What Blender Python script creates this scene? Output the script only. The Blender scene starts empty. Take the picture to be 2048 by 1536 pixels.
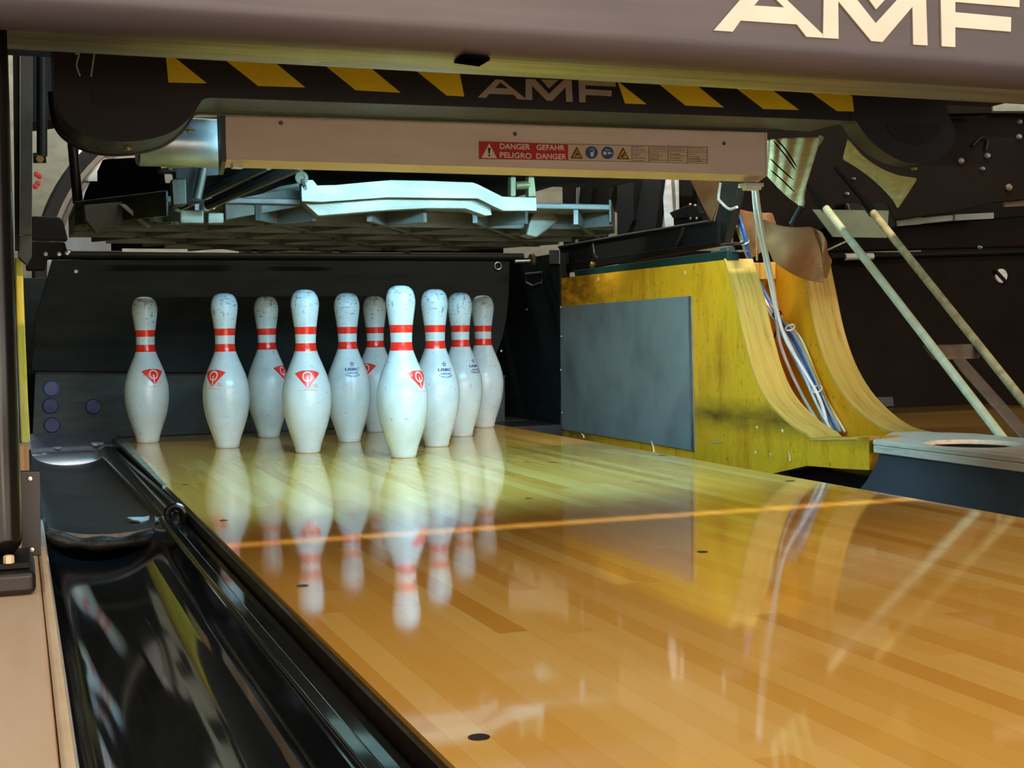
import bpy, bmesh, math, random
from mathutils import Vector, Matrix
from mathutils.geometry import tessellate_polygon
random.seed(7)
SC = bpy.context.scene
COL = SC.collection
PI = math.pi
sin, cos = math.sin, math.cos

# ------------------------------------------------------------------ camera
CAM = Vector((-0.782918504, -2.81251844, 0.271445582))
YAW, PIT, ROL, FPX = 0.352523174, -0.0388577372, -0.0153918551, 2689.71403
_f = Vector((sin(YAW)*cos(PIT), cos(YAW)*cos(PIT), sin(PIT)))
_r = Vector((cos(YAW), -sin(YAW), 0.0))
_u = _r.cross(_f)
RI = _r*cos(ROL) + _u*sin(ROL)
UP = -_r*sin(ROL) + _u*cos(ROL)
cd = bpy.data.cameras.new('camera')
cam = bpy.data.objects.new('camera', cd)
COL.objects.link(cam)
cd.sensor_width = 36.0
cd.lens = 36.0*FPX/2048.0
cd.clip_start = 0.02
cam.matrix_world = Matrix(((RI.x, UP.x, -_f.x, CAM.x), (RI.y, UP.y, -_f.y, CAM.y), (RI.z, UP.z, -_f.z, CAM.z), (0, 0, 0, 1)))
SC.camera = cam


def P(px, py, x=None, y=None, z=None):
    """measured photo point -> its place in the room, on the plane x=, y= or z="""
    d = _f + RI*((px-1024)/FPX) + UP*((768-py)/FPX)
    if y is not None:
        t = (y-CAM.y)/d.y
    elif x is not None:
        t = (x-CAM.x)/d.x
    else:
        t = (z-CAM.z)/d.z
    return CAM + d*t


# ------------------------------------------------------------------ materials
def lin(c):
    o = []
    for v in c[:3]:
        v = v/255.0
        o.append(v/12.92 if v <= 0.04045 else ((v+0.055)/1.055)**2.4)
    return (o[0], o[1], o[2], 1.0)


class NT:
    def __init__(s, name):
        s.m = bpy.data.materials.new(name)
        s.m.use_nodes = True
        s.t = s.m.node_tree
        s.b = s.t.nodes['Principled BSDF']

    def n(s, kind, **kw):
        nd = s.t.nodes.new(kind)
        for k, v in kw.items():
            if k.startswith('i_'):
                nd.inputs[k[2:].replace('_', ' ')].default_value = v
            else:
                setattr(nd, k, v)
        return nd

    def l(s, a, b):
        s.t.links.new(a, b)

    def coord(s, scale=(1, 1, 1), kind='Object'):
        tc = s.n('ShaderNodeTexCoord')
        mp = s.n('ShaderNodeMapping')
        mp.inputs['Scale'].default_value = scale
        s.l(tc.outputs[kind], mp.inputs['Vector'])
        return mp.outputs['Vector']

    def math(s, op, a, b=None, c=None):
        nd = s.n('ShaderNodeMath', operation=op)
        for i, v in enumerate((a, b, c)):
            if v is None:
                continue
            if isinstance(v, (int, float)):
                nd.inputs[i].default_value = v
            else:
                s.l(v, nd.inputs[i])
        return nd.outputs[0]

    def mix(s, fac, a, b, mode='MIX'):
        nd = s.n('ShaderNodeMix', data_type='RGBA', blend_type=mode)
        for i, v in ((0, fac), (6, a), (7, b)):
            if isinstance(v, (int, float, tuple)):
                nd.inputs[i].default_value = v
            else:
                s.l(v, nd.inputs[i])
        return nd.outputs[2]

    def ramp(s, fac, stops):
        nd = s.n('ShaderNodeValToRGB')
        el = nd.color_ramp.elements
        while len(el) < len(stops):
            el.new(0.5)
        for e, (p, c) in zip(el, stops):
            e.position = p
            e.color = c if len(c) == 4 else lin(c)
        s.l(fac, nd.inputs[0])
        return nd.outputs[0]

    def noise(s, vec, scale, detail=4, rough=0.55):
        nd = s.n('ShaderNodeTexNoise')
        nd.inputs['Scale'].default_value = scale
        nd.inputs['Detail'].default_value = detail
        nd.inputs['Roughness'].default_value = rough
        s.l(vec, nd.inputs['Vector'])
        return nd.outputs['Fac']

    def bump(s, h, strength, dist=0.002):
        nd = s.n('ShaderNodeBump')
        nd.inputs['Strength'].default_value = strength
        nd.inputs['Distance'].default_value = dist
        s.l(h, nd.inputs['Height'])
        s.l(nd.outputs[0], s.b.inputs['Normal'])


def pm(name, c1, c2=None, scale=14, rough=0.5, metal=0.0, stretch=(1, 1, 1), bump=0.0, spec=0.5, rvar=0.1, lo=0.35, hi=0.7):
    """mottled procedural surface: two colours mixed by noise, roughness varied a little"""
    t = NT(name)
    v = t.coord(stretch)
    nz = t.noise(v, scale)
    c2 = c2 or tuple(x*0.8 for x in c1)
    col = t.ramp(nz, ((lo, c1), (hi, c2)))
    t.l(col, t.b.inputs['Base Color'])
    t.b.inputs['Metallic'].default_value = metal
    t.b.inputs['Specular IOR Level'].default_value = spec
    rr = t.math('MULTIPLY_ADD', nz, rvar*2, rough-rvar)
    t.l(rr, t.b.inputs['Roughness'])
    if bump:
        t.bump(t.noise(v, scale*6), bump)
    return t.m


M = {}


def lane_wood():
    t = NT('lane_maple')
    tc = t.n('ShaderNodeTexCoord')
    sp = t.n('ShaderNodeSeparateXYZ')
    t.l(tc.outputs['Object'], sp.inputs[0])
    bx = t.math('DIVIDE', sp.outputs[0], 0.0273)
    bid = t.math('FLOOR', bx)
    wn = t.n('ShaderNodeTexWhiteNoise', noise_dimensions='1D')
    t.l(bid, wn.inputs['W'])
    ys = t.math('MULTIPLY_ADD', wn.outputs['Value'], 7.3, t.math('DIVIDE', sp.outputs[1], 0.85))
    sid = t.math('FLOOR', ys)
    w2 = t.n('ShaderNodeTexWhiteNoise', noise_dimensions='2D')
    cx = t.n('ShaderNodeCombineXYZ')
    t.l(bid, cx.inputs[0]); t.l(sid, cx.inputs[1])
    t.l(cx.outputs[0], w2.inputs['Vector'])
    base = t.ramp(w2.outputs['Value'], ((0.0, (226, 162, 64)), (0.35, (240, 181, 80)), (0.7, (247, 192, 94)), (1.0, (251, 204, 112))))
    mp = t.n('ShaderNodeMapping'); mp.inputs['Scale'].default_value = (90, 3.0, 1)
    ad = t.n('ShaderNodeVectorMath', operation='ADD')
    t.l(tc.outputs['Object'], ad.inputs[0]); t.l(w2.outputs['Color'], ad.inputs[1])
    t.l(ad.outputs[0], mp.inputs['Vector'])
    g = t.noise(mp.outputs[0], 1.5, 3, 0.5)
    base = t.mix(t.math('MULTIPLY', t.ramp(g, ((0.4, (0, 0, 0, 1)), (0.75, (1, 1, 1, 1)))), 0.05), base, lin((176, 110, 40)))
    fr = t.math('FRACT', bx)
    ed = t.math('LESS_THAN', t.math('ABSOLUTE', t.math('SUBTRACT', fr, 0.5)), 0.475)
    base = t.mix(t.math('MULTIPLY', t.math('SUBTRACT', 1.0, ed), 0.10), base, lin((140, 88, 34)))
    t.l(base, t.b.inputs['Base Color'])
    sc = t.noise(t.coord((60, 8, 1)), 3, 3)
    t.l(t.math('MULTIPLY_ADD', sc, 0.02, 0.045), t.b.inputs['Roughness'])
    t.b.inputs['Specular IOR Level'].default_value = 0.55
    return t.m


def ply_wood(name, c1, c2, c3, axis=2, rough=0.38, grime=True):
    """varnished maple panel: curly figure, dark specks, grime towards the lane"""
    t = NT(name)
    sc = [10, 10, 10]
    sc[axis] = 3.5
    v = t.coord(tuple(sc))
    a = t.noise(v, 1.6, 6, 0.62)
    col = t.ramp(a, ((0.3, c1), (0.5, c2), (0.72, c3)))
    sp = t.noise(t.coord((60, 60, 26)), 2.2, 3, 0.5)
    col = t.mix(t.ramp(sp, ((0.63, (0, 0, 0, 1)), (0.74, (0.75, 0.75, 0.75, 1)))), col, lin((88, 62, 18)))
    if grime:
        gq = t.noise(t.coord((5, 9, 30)), 1.3, 5, 0.6)
        gz = t.n('ShaderNodeTexCoord'); sz = t.n('ShaderNodeSeparateXYZ')
        t.l(gz.outputs['Object'], sz.inputs[0])
        # a scuffed dirt streak where pins strike, about 12 cm up
        band = t.math('SUBTRACT', 1.0, t.math('MULTIPLY', t.math('ABSOLUTE', t.math('SUBTRACT', sz.outputs[2], -0.032)), 22.0))
        ym = t.math('MULTIPLY', t.math('SUBTRACT', 0.08, sz.outputs[1]), 4.0)
        ym.node.use_clamp = True
        m1 = t.math('MULTIPLY', band, gq); m1.node.use_clamp = True
        m1 = t.math('MULTIPLY', m1, ym)
        far = t.math('MULTIPLY', t.math('SUBTRACT', sz.outputs[1], 0.2), 2.0); far.node.use_clamp = True
        m2 = t.math('MULTIPLY', far, t.ramp(gq, ((0.35, (0, 0, 0, 1)), (0.6, (1, 1, 1, 1)))))
        mm = t.math('ADD', t.math('MULTIPLY', m1, 1.5), t.math('MULTIPLY', m2, 0.75)); mm.node.use_clamp = True
        col = t.mix(mm, col, lin((70, 52, 20)))
    t.l(col, t.b.inputs['Base Color'])
    t.b.inputs['Roughness'].default_value = rough
    t.b.inputs['Specular IOR Level'].default_value = 0.35
    return t.m


def edge_grain(name, c1, c2, axis):
    t = NT(name)
    sc = [60, 4, 4] if axis == 0 else [55, 55, 55]
    if axis:
        sc[axis] = 4
    a = t.noise(t.coord(tuple(sc)), 1.4, 5, 0.6)
    col = t.ramp(a, ((0.3, c1), (0.58, c2), (0.75, tuple(x*0.72 for x in c2))))
    t.l(col, t.b.inputs['Base Color'])
    t.b.inputs['Roughness'].default_value = 0.45
    return t.m


def pin_coat():
    t = NT('pin_white_coating')
    tc = t.n('ShaderNodeTexCoord'); sp = t.n('ShaderNodeSeparateXYZ')
    t.l(tc.outputs['Object'], sp.inputs[0])
    oi = t.n('ShaderNodeObjectInfo')
    off = t.n('ShaderNodeVectorMath', operation='ADD')
    cb = t.n('ShaderNodeCombineXYZ')
    rr = t.math('MULTIPLY', oi.outputs['Random'], 40.0)
    for i in range(3):
        t.l(rr, cb.inputs[i])
    t.l(tc.outputs['Object'], off.inputs[0]); t.l(cb.outputs[0], off.inputs[1])
    z = sp.outputs[2]
    big = t.noise(off.outputs[0], 16, 4)
    white = t.ramp(big, ((0.35, (212, 230, 238)), (0.7, (194, 213, 222))))
    # ball and machine scuffs
    m1 = t.n('ShaderNodeMapping'); m1.inputs['Scale'].default_value = (150, 150, 60); m1.inputs['Rotation'].default_value = (0.5, 0.3, 0)
    t.l(off.outputs[0], m1.inputs['Vector'])
    s1 = t.noise(m1.outputs[0], 1.0, 3, 0.6)
    m2 = t.n('ShaderNodeMapping'); m2.inputs['Scale'].default_value = (60, 60, 190); m2.inputs['Rotation'].default_value = (-0.4, 0.6, 0.8)
    t.l(off.outputs[0], m2.inputs['Vector'])
    s2 = t.noise(m2.outputs[0], 1.0, 3, 0.6)
    head = t.math('MULTIPLY', t.math('SUBTRACT', z, 0.27), 11.0); head.node.use_clamp = True
    th = t.math('MULTIPLY', head, 0.10)
    k1 = t.math('MULTIPLY', t.math('SUBTRACT', t.math('ADD', s1, th), 0.675), 16.0); k1.node.use_clamp = True
    k2 = t.math('MULTIPLY', t.math('SUBTRACT', t.math('ADD', s2, th), 0.675), 16.0); k2.node.use_clamp = True
    ks = t.math('MULTIPLY', t.math('MAXIMUM', k1, k2), 0.62)
    white = t.mix(ks, white, lin((74, 84, 92)))
    # two red neck bands
    def band(a, b):
        return t.math('MULTIPLY', t.math('GREATER_THAN', z, a), t.math('LESS_THAN', z, b))
    red = t.math('ADD', band(0.2725, 0.2894), band(0.2336, 0.2520))
    wear = t.math('SUBTRACT', 1.0, t.math('MULTIPLY', ks, 0.7))
    col = t.mix(t.math('MULTIPLY', red, wear), white, lin((232, 44, 30)))
    t.l(col, t.b.inputs['Base Color'])
    t.b.inputs['Roughness'].default_value = 0.22
    t.b.inputs['Specular IOR Level'].default_value = 0.5
    t.bump(t.noise(off.outputs[0], 90, 3), 0.08, 0.001)
    return t.m


def build_mats():
    M['lane'] = lane_wood()
    M['deck_edge'] = pm('deck_edge_steel', (150, 172, 160), (110, 130, 118), 20, 0.35, 0.3)
    M['lane_side'] = pm('dark_lane_side', (60, 44, 26), (34, 28, 20), 12, 0.35, 0, (1, 6, 8))
    M['dot'] = pm('dark_plug', (52, 34, 20), (30, 22, 14), 40, 0.4)
    M['gutter'] = pm('gutter_black', (34, 37, 40), (26, 29, 31), 6, 0.06, 0, (8, 1, 1), 0.0, 0.4, 0.015)
    M['pitgutter'] = pm('pit_gutter_black', (44, 48, 50), (30, 33, 34), 9, 0.33, 0, (2, 8, 1), 0.15, 0.5, 0.08)
    M['rubber'] = pm('black_rubber', (26, 26, 26), (18, 18, 18), 20, 0.5, 0, (1, 1, 1), 0.1)
    M['rough_rubber'] = pm('worn_black_rubber', (46, 46, 44), (16, 16, 15), 45, 0.5, 0, (1, 1, 1), 0.5)
    M['softblack'] = pm('satin_black_paint', (30, 27, 26), (22, 20, 19), 10, 0.36)
    M['gloss_black'] = pm('glossy_black', (22, 21, 20), (15, 14, 14), 10, 0.2)
    M['division'] = pm('tan_division_top', (242, 214, 180), (230, 200, 164), 7, 0.32, 0, (6, 1, 1))
    M['division_trim'] = pm('pale_trim', (248, 224, 186), (230, 204, 164), 18, 0.4)
    M['fascia'] = pm('mauve_grey_paint', (78, 73, 80), (70, 66, 73), 5, 0.42, 0, (1, 1, 12), 0.0, 0.5, 0.06)
    M['lip'] = pm('brushed_aluminium', (176, 172, 150), (132, 128, 106), 3, 0.36, 0.85, (1, 30, 30))
    M['letter'] = pm('cream_letter_vinyl', (236, 222, 208), (222, 204, 190), 9, 0.45)
    M['letter2'] = pm('beige_letter_vinyl', (176, 170, 168), (158, 150, 150), 14, 0.5)
    M['cover'] = pm('charcoal_plastic', (36, 34, 36), (28, 26, 28), 6, 0.42, 0, (1, 1, 1), 0.05)
    M['chev'] = pm('chevron_yellow', (244, 222, 30), (230, 206, 24), 10, 0.5)
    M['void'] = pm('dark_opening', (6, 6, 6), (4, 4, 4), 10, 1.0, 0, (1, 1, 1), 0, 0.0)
    M['recess'] = pm('recess_shade_black', (22, 19, 19), (16, 14, 14), 10, 0.5)
    M['screw'] = pm('zinc_screw', (205, 200, 185), (150, 145, 130), 60, 0.3, 0.8)
    M['brass'] = pm('brass_screw', (210, 180, 100), (170, 140, 70), 60, 0.3, 0.8)
    M['housing'] = pm('beige_pink_paint', (236, 222, 218), (226, 210, 206), 8, 0.5, 0, (1, 1, 4))
    M['housing_lip'] = pm('fold_lit_paint', (226, 200, 168), (214, 186, 150), 8, 0.5)  # housing paint with the warm light on the fold put into its colour
    M['label_red'] = pm('label_red', (200, 26, 34), (184, 20, 28), 12, 0.4)
    M['label_cream'] = pm('label_cream', (226, 204, 184), (218, 196, 174), 12, 0.45)
    M['label_ink'] = pm('label_black_ink', (30, 26, 26), (22, 20, 20), 12, 0.5)
    M['label_white'] = pm('label_white', (240, 226, 214), (232, 216, 204), 12, 0.45)
    M['label_blue'] = pm('label_blue', (30, 92, 168), (24, 80, 150), 12, 0.4)
    M['label_yellow'] = pm('label_yellow', (236, 172, 24), (226, 160, 20), 12, 0.4)
    M['cast'] = pm('bright_cast_aluminium', (116, 114, 100), (88, 84, 68), 9, 0.42, 0.35, (1, 1, 3), 0.2)
    M['cast_dark'] = pm('dull_cast_aluminium', (108, 110, 106), (76, 78, 74), 8, 0.5, 0.35, (1, 1, 1), 0.3)
    M['cast_olive'] = pm('oily_olive_casting', (66, 64, 52), (44, 42, 34), 12, 0.5, 0.3, (1, 1, 1), 0.3)
    M['brass_cast'] = pm('yellowed_casting', (86, 80, 48), (58, 54, 32), 14, 0.5, 0.3)
    M['galv'] = pm('galvanised_steel', (176, 186, 188), (128, 138, 140), 12, 0.35, 0.75)
    M['alu'] = pm('aluminium_strip', (222, 226, 224), (188, 192, 190), 14, 0.4, 0.25, (1, 1, 5))
    M['iron'] = pm('black_iron', (24, 24, 23), (17, 17, 16), 12, 0.5, 0, (1, 1, 1), 0, 0.2)
    M['iron_olive'] = pm('olive_grey_iron', (72, 72, 64), (52, 52, 46), 10, 0.4, 0.4)
    M['machine'] = pm('dark_machine_paint', (22, 16, 12), (15, 11, 8), 7, 0.6, 0, (1, 1, 1), 0, 0.12)
    M['curtain'] = pm('pit_curtain_rubber', (33, 41, 41), (26, 32, 33), 7, 0.6, 0, (1, 1, 4), 0.1, 0.12)
    M['panel'] = pm('pit_cushion', (62, 72, 70), (46, 54, 53), 9, 0.6, 0, (1, 1, 6), 0.2)
    M['blue_disc'] = pm('blue_disc', (52, 62, 110), (34, 40, 84), 26, 0.5)
    M['blue_disc2'] = pm('pale_blue_disc', (86, 98, 146), (58, 68, 116), 20, 0.5)
    M['pitmetal'] = pm('pit_floor_plate', (150, 158, 176), (118, 126, 142), 14, 0.42, 0.3)
    M['nose'] = pm('polished_nose', (216, 224, 236), (180, 190, 204), 6, 0.3, 0.6, (1, 8, 8))
    M['scrap'] = pm('white_scrap', (226, 230, 234), (190, 196, 202), 60, 0.6)
    M['kick'] = ply_wood('kickback_maple', (248, 172, 24), (253, 190, 38), (214, 136, 14))
    M['kick_plain'] = ply_wood('amber_maple', (250, 176, 24), (244, 164, 20), (228, 146, 18), grime=False)
    M['kick_edge'] = edge_grain('laminated_edge', (240, 198, 104), (218, 172, 78), 0)
    M['yellow_edge'] = edge_grain('yellow_edge', (236, 200, 84), (222, 182, 62), 0)
    M['bare_edge'] = edge_grain('bare_wood_edge', (206, 164, 116), (184, 138, 92), 2)
    M['steelplate'] = pm('grey_steel_plate', (150, 166, 166), (118, 132, 134), 3.5, 0.45, 0.2, (1, 2, 2), 0, 0.5, 0.1, 0.42, 0.8)
    M['green'] = pm('dark_green_rail', (28, 62, 54), (20, 48, 42), 10, 0.4)
    M['wall'] = pm('painted_block_wall', (172, 172, 156), (146, 144, 126), 9, 0.8, 0, (1, 1, 2), 0.3)
    M['floor'] = pm('dark_concrete', (58, 54, 50), (40, 38, 36), 6, 0.8)
    M['ceiling'] = pm('black_ceiling', (30, 28, 26), (22, 21, 20), 6, 0.9)
    M['tyre'] = pm('wheel_tyre', (30, 32, 32), (22, 23, 23), 12, 0.5)
    M['rim'] = pm('wheel_rim', (196, 186, 172), (160, 150, 138), 9, 0.35, 0.6)
    M['disc'] = pm('wheel_disc', (150, 150, 148), (112, 112, 112), 5, 0.45, 0.3)
    M['white_cable'] = pm('white_cable', (244, 248, 248), (230, 236, 236), 30, 0.4)
    M['blue_cable'] = pm('blue_cable', (66, 104, 172), (50, 84, 150), 30, 0.4)
    M['yellow_cable'] = pm('yellow_cable', (220, 204, 80), (200, 180, 60), 30, 0.4)
    M['grey_cable'] = pm('grey_cable', (150, 160, 166), (128, 138, 144), 30, 0.4)
    M['tie'] = pm('white_tie', (232, 236, 234), (214, 220, 220), 30, 0.4)
    M['tan_cloth'] = pm('tan_cloth', (168, 124, 78), (146, 104, 62), 26, 0.85, 0, (1, 1, 1), 0.4)
    M['canvas'] = pm('beige_canvas', (206, 198, 150), (178, 168, 122), 30, 0.9, 0, (1, 1, 4), 0.5)
    M['bar'] = pm('pale_painted_bar', (214, 222, 186), (196, 200, 160), 12, 0.45, 0, (1, 3, 3))
    M['bar_worn'] = pm('worn_painted_bar', (196, 188, 140), (150, 132, 92), 24, 0.5, 0, (1, 2, 2))
    M['dull_bar'] = pm('dull_steel_bar', (134, 118, 100), (104, 90, 76), 20, 0.5, 0.3)
    M['sheet'] = pm('sheet_metal', (120, 132, 108), (96, 106, 86), 8, 0.5, 0.3)
    M['capwood'] = edge_grain('greyed_wood_cap', (250, 238, 214), (226, 214, 192), 1)
    M['gutterwall'] = pm('dark_grey_gutter_wall', (62, 66, 74), (50, 54, 62), 6, 0.4)
    M['glimpse'] = pm('far_grey_belt', (150, 160, 150), (110, 118, 110), 9, 0.6)
    M['dark_wood'] = pm('dark_next_lane_wood', (120, 92, 40), (96, 72, 32), 10, 0.25, 0, (20, 1, 1))
    M['tube_glass'] = NT('lamp_tube_light').m
    b = M['tube_glass'].node_tree.nodes['Principled BSDF']
    b.inputs['Emission Color'].default_value = (0.34, 0.76, 1.0, 1)
    b.inputs['Emission Strength'].default_value = 176.0
    M['pin'] = pin_coat()
    M['pin_base'] = pm('pin_base_plastic', (208, 220, 226), (188, 202, 208), 40, 0.4)
    M['pin_red'] = pm('pin_red_print', (236, 52, 44), (226, 70, 60), 60, 0.25)
    M['pin_pink'] = pm('pin_faded_print', (236, 142, 138), (236, 180, 176), 200, 0.3)
    M['pin_print_white'] = pm('pin_white_print', (244, 226, 222), (240, 214, 210), 60, 0.25)
    M['pin_blue'] = pm('pin_blue_print', (30, 56, 128), (50, 76, 142), 80, 0.25)


build_mats()


# ------------------------------------------------------------------ geometry
class G:
    """collects shapes in room coordinates"""
    def __init__(s):
        s.v = []
        s.f = []

    def add(s, vs, fs):
        o = len(s.v)
        s.v += [Vector(v) for v in vs]
        s.f += [tuple(i+o for i in f) for f in fs]
        return s

    def box(s, lo, hi):
        x0, y0, z0 = lo
        x1, y1, z1 = hi
        return s.add([(x0, y0, z0), (x1, y0, z0), (x1, y1, z0), (x0, y1, z0), (x0, y0, z1), (x1, y0, z1), (x1, y1, z1), (x0, y1, z1)],
                     [(0, 3, 2, 1), (4, 5, 6, 7), (0, 1, 5, 4), (1, 2, 6, 5), (2, 3, 7, 6), (3, 0, 4, 7)])

    def solid(s, outer, vec, holes=()):
        """flat outline (any plane) with holes, given thickness along vec"""
        loops = [[Vector(p) for p in outer]] + [[Vector(p) for p in h] for h in holes]
        flat = [p for lp in loops for p in lp]
        n = len(flat)
        vec = Vector(vec)
        tris = tessellate_polygon(loops)
        vs = flat + [p+vec for p in flat]
        fs = [tuple(t) for t in tris] + [tuple(i+n for i in reversed(t)) for t in tris]
        o = 0
        for lp in loops:
            k = len(lp)
            for i in range(k):
                a, b = o+i, o+(i+1) % k
                fs.append((a, b, b+n, a+n))
            o += k
        return s.add(vs, fs)

    def tube(s, pts, r, seg=12, closed=False):
        pts = [Vector(p) for p in pts]
        n = len(pts)
        rs = r if isinstance(r, (list, tuple)) else [r]*n
        vs, fs = [], []
        up = None
        for i, p in enumerate(pts):
            if closed:
                t = (pts[(i+1) % n]-pts[i-1]).normalized()
            else:
                t = (pts[min(i+1, n-1)]-pts[max(i-1, 0)]).normalized()
            if up is None:
                up = Vector((0, 0, 1)) if abs(t.z) < 0.9 else Vector((1, 0, 0))
            a = t.cross(up).normalized()
            up = a.cross(t).normalized()
            for k in range(seg):
                q = 2*PI*k/seg
                vs.append(p + (a*cos(q)+up*sin(q))*rs[i])
        m = n if closed else n-1
        for i in range(m):
            for k in range(seg):
                a, b = i*seg+k, i*seg+(k+1) % seg
                c, d = ((i+1) % n)*seg+(k+1) % seg, ((i+1) % n)*seg+k
                fs.append((a, b, c, d))
        if not closed:
            fs.append(tuple(range(seg-1, -1, -1)))
            fs.append(tuple((n-1)*seg+k for k in range(seg)))
        return s.add(vs, fs)

    def lathe(s, prof, c=(0, 0, 0), axis='z', seg=48, ring=False):
        """prof: (radius, height) pairs"""
        c = Vector(c)
        vs, fs = [], []
        if ring:
            prof = list(prof)+[prof[0]]
        for r, h in prof:
            for k in range(seg):
                q = 2*PI*k/seg
                a, b = r*cos(q), r*sin(q)
                vs.append(c + (Vector((a, b, h)) if axis == 'z' else Vector((a, h, b)) if axis == 'y' else Vector((h, a, b))))
        n = len(prof)
        for i in range(n-1):
            for k in range(seg):
                fs.append((i*seg+k, i*seg+(k+1) % seg, (i+1)*seg+(k+1) % seg, (i+1)*seg+k))
        if prof[0][0] > 1e-6 and not ring:
            fs.append(tuple(range(seg-1, -1, -1)))
        if prof[-1][0] > 1e-6 and not ring:
            fs.append(tuple((n-1)*seg+k for k in range(seg)))
        return s.add(vs, fs)

    def sheet(s, rows, thick):
        """grid of points -> cloth-like sheet with thickness (along its normals)"""
        R, C = len(rows), len(rows[0])
        pts = [[Vector(p) for p in r] for r in rows]
        nor = [[None]*C for _ in range(R)]
        for i in range(R):
            for j in range(C):
                a = pts[min(i+1, R-1)][j]-pts[max(i-1, 0)][j]
                b = pts[i][min(j+1, C-1)]-pts[i][max(j-1, 0)]
                nn = a.cross(b)
                nor[i][j] = nn.normalized() if nn.length > 1e-12 else Vector((0, 1, 0))
        vs = [pts[i][j] + nor[i][j]*thick/2 for i in range(R) for j in range(C)]
        vs += [pts[i][j] - nor[i][j]*thick/2 for i in range(R) for j in range(C)]
        o = R*C
        fs = []
        for i in range(R-1):
            for j in range(C-1):
                a, b, c, d = i*C+j, i*C+j+1, (i+1)*C+j+1, (i+1)*C+j
                fs.append((a, b, c, d))
                fs.append((d+o, c+o, b+o, a+o))
        for i in range(R-1):
            for j in (0, C-1):
                a, b = i*C+j, (i+1)*C+j
                fs.append((a, b, b+o, a+o))
        for j in range(C-1):
            for i in (0, R-1):
                a, b = i*C+j, i*C+j+1
                fs.append((a, b, b+o, a+o))
        return s.add(vs, fs)


def wloc(o):
    v = Vector((0, 0, 0))
    while o is not None:
        v += o.location
        o = o.parent
    return v


def put(name, g, mat, parent=None, bevel=0.0, loc=None, sharp=32, local=False, seg=2):
    """link one mesh object; room coordinates unless local"""
    me = bpy.data.meshes.new(name)
    off = Vector((0, 0, 0)) if local else (wloc(parent) if parent else Vector(loc or (0, 0, 0)))
    me.from_pydata([tuple(v-off) for v in g.v], [], g.f)
    bm = bmesh.new()
    bm.from_mesh(me)
    bmesh.ops.remove_doubles(bm, verts=bm.verts, dist=1e-6)
    bmesh.ops.recalc_face_normals(bm, faces=bm.faces)
    bm.to_mesh(me)
    bm.free()
    me.polygons.foreach_set('use_smooth', [True]*len(me.polygons))
    me.set_sharp_from_angle(angle=math.radians(sharp))
    o = bpy.data.objects.new(name, me)
    COL.objects.link(o)
    if parent:
        o.parent = parent
    elif loc is not None:
        o.location = loc
    me.materials.append(M[mat] if isinstance(mat, str) else mat)
    if bevel:
        b = o.modifiers.new('bevel', 'BEVEL')
        b.width = bevel
        b.segments = seg
        b.limit_method = 'ANGLE'
        b.angle_limit = math.radians(40)
        b.harden_normals = True
    return o


def tag(o, label, cat, group=None):
    o['label'] = label
    o['category'] = cat
    if group:
        o['group'] = group
    return o


def thing(name, label, cat, loc, group=None):
    o = bpy.data.objects.new(name, None)
    o.empty_display_size = 0.05
    COL.objects.link(o)
    o.location = loc
    return tag(o, label, cat, group)


def structure(o):
    o['kind'] = 'structure'
    return o


def Q(pts, **k):
    return [P(a, b, **k) for a, b in pts]


def spline(pts, n=8):
    """Catmull-Rom through points"""
    pts = [Vector(p) for p in pts]
    e = [pts[0]*2-pts[1]] + pts + [pts[-1]*2-pts[-2]]
    out = []
    for i in range(1, len(e)-2):
        for k in range(n):
            t = k/n
            a, b, c, d = e[i-1], e[i], e[i+1], e[i+2]
            out.append(0.5*((2*b)+(c-a)*t+(2*a-5*b+4*c-d)*t*t+(3*b-a-3*c+d)*t**3))
    out.append(pts[-1])
    return out


def text_geo(s, shear=0.0, bold=0.0):
    """flat lettering from the built-in font: vertices (u,v) scaled to width 1, plus faces and height"""
    cu = bpy.data.curves.new('lettering', 'FONT')
    cu.body = s
    cu.shear = shear
    cu.resolution_u = 3
    cu.offset = bold
    o = bpy.data.objects.new('lettering', cu)
    COL.objects.link(o)
    dg = bpy.context.evaluated_depsgraph_get()
    me = bpy.data.meshes.new_from_object(o.evaluated_get(dg))
    vs = [(v.co.x, v.co.y) for v in me.vertices]
    fs = [tuple(p.vertices) for p in me.polygons]
    bpy.data.objects.remove(o)
    bpy.data.curves.remove(cu)
    bpy.data.meshes.remove(me)
    x0, x1 = min(v[0] for v in vs), max(v[0] for v in vs)
    y0, y1 = min(v[1] for v in vs), max(v[1] for v in vs)
    return [((a-x0)/(x1-x0), (b-y0)/(y1-y0)) for a, b in vs], fs


def screw_head(p, r, axis='y', h=0.003, sgn=-1):
    g = G()
    g.lathe([(r, 0), (r, sgn*h*0.5), (r*0.8, sgn*h), (0, sgn*h*1.1)], p, axis, 14)
    return g


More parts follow.
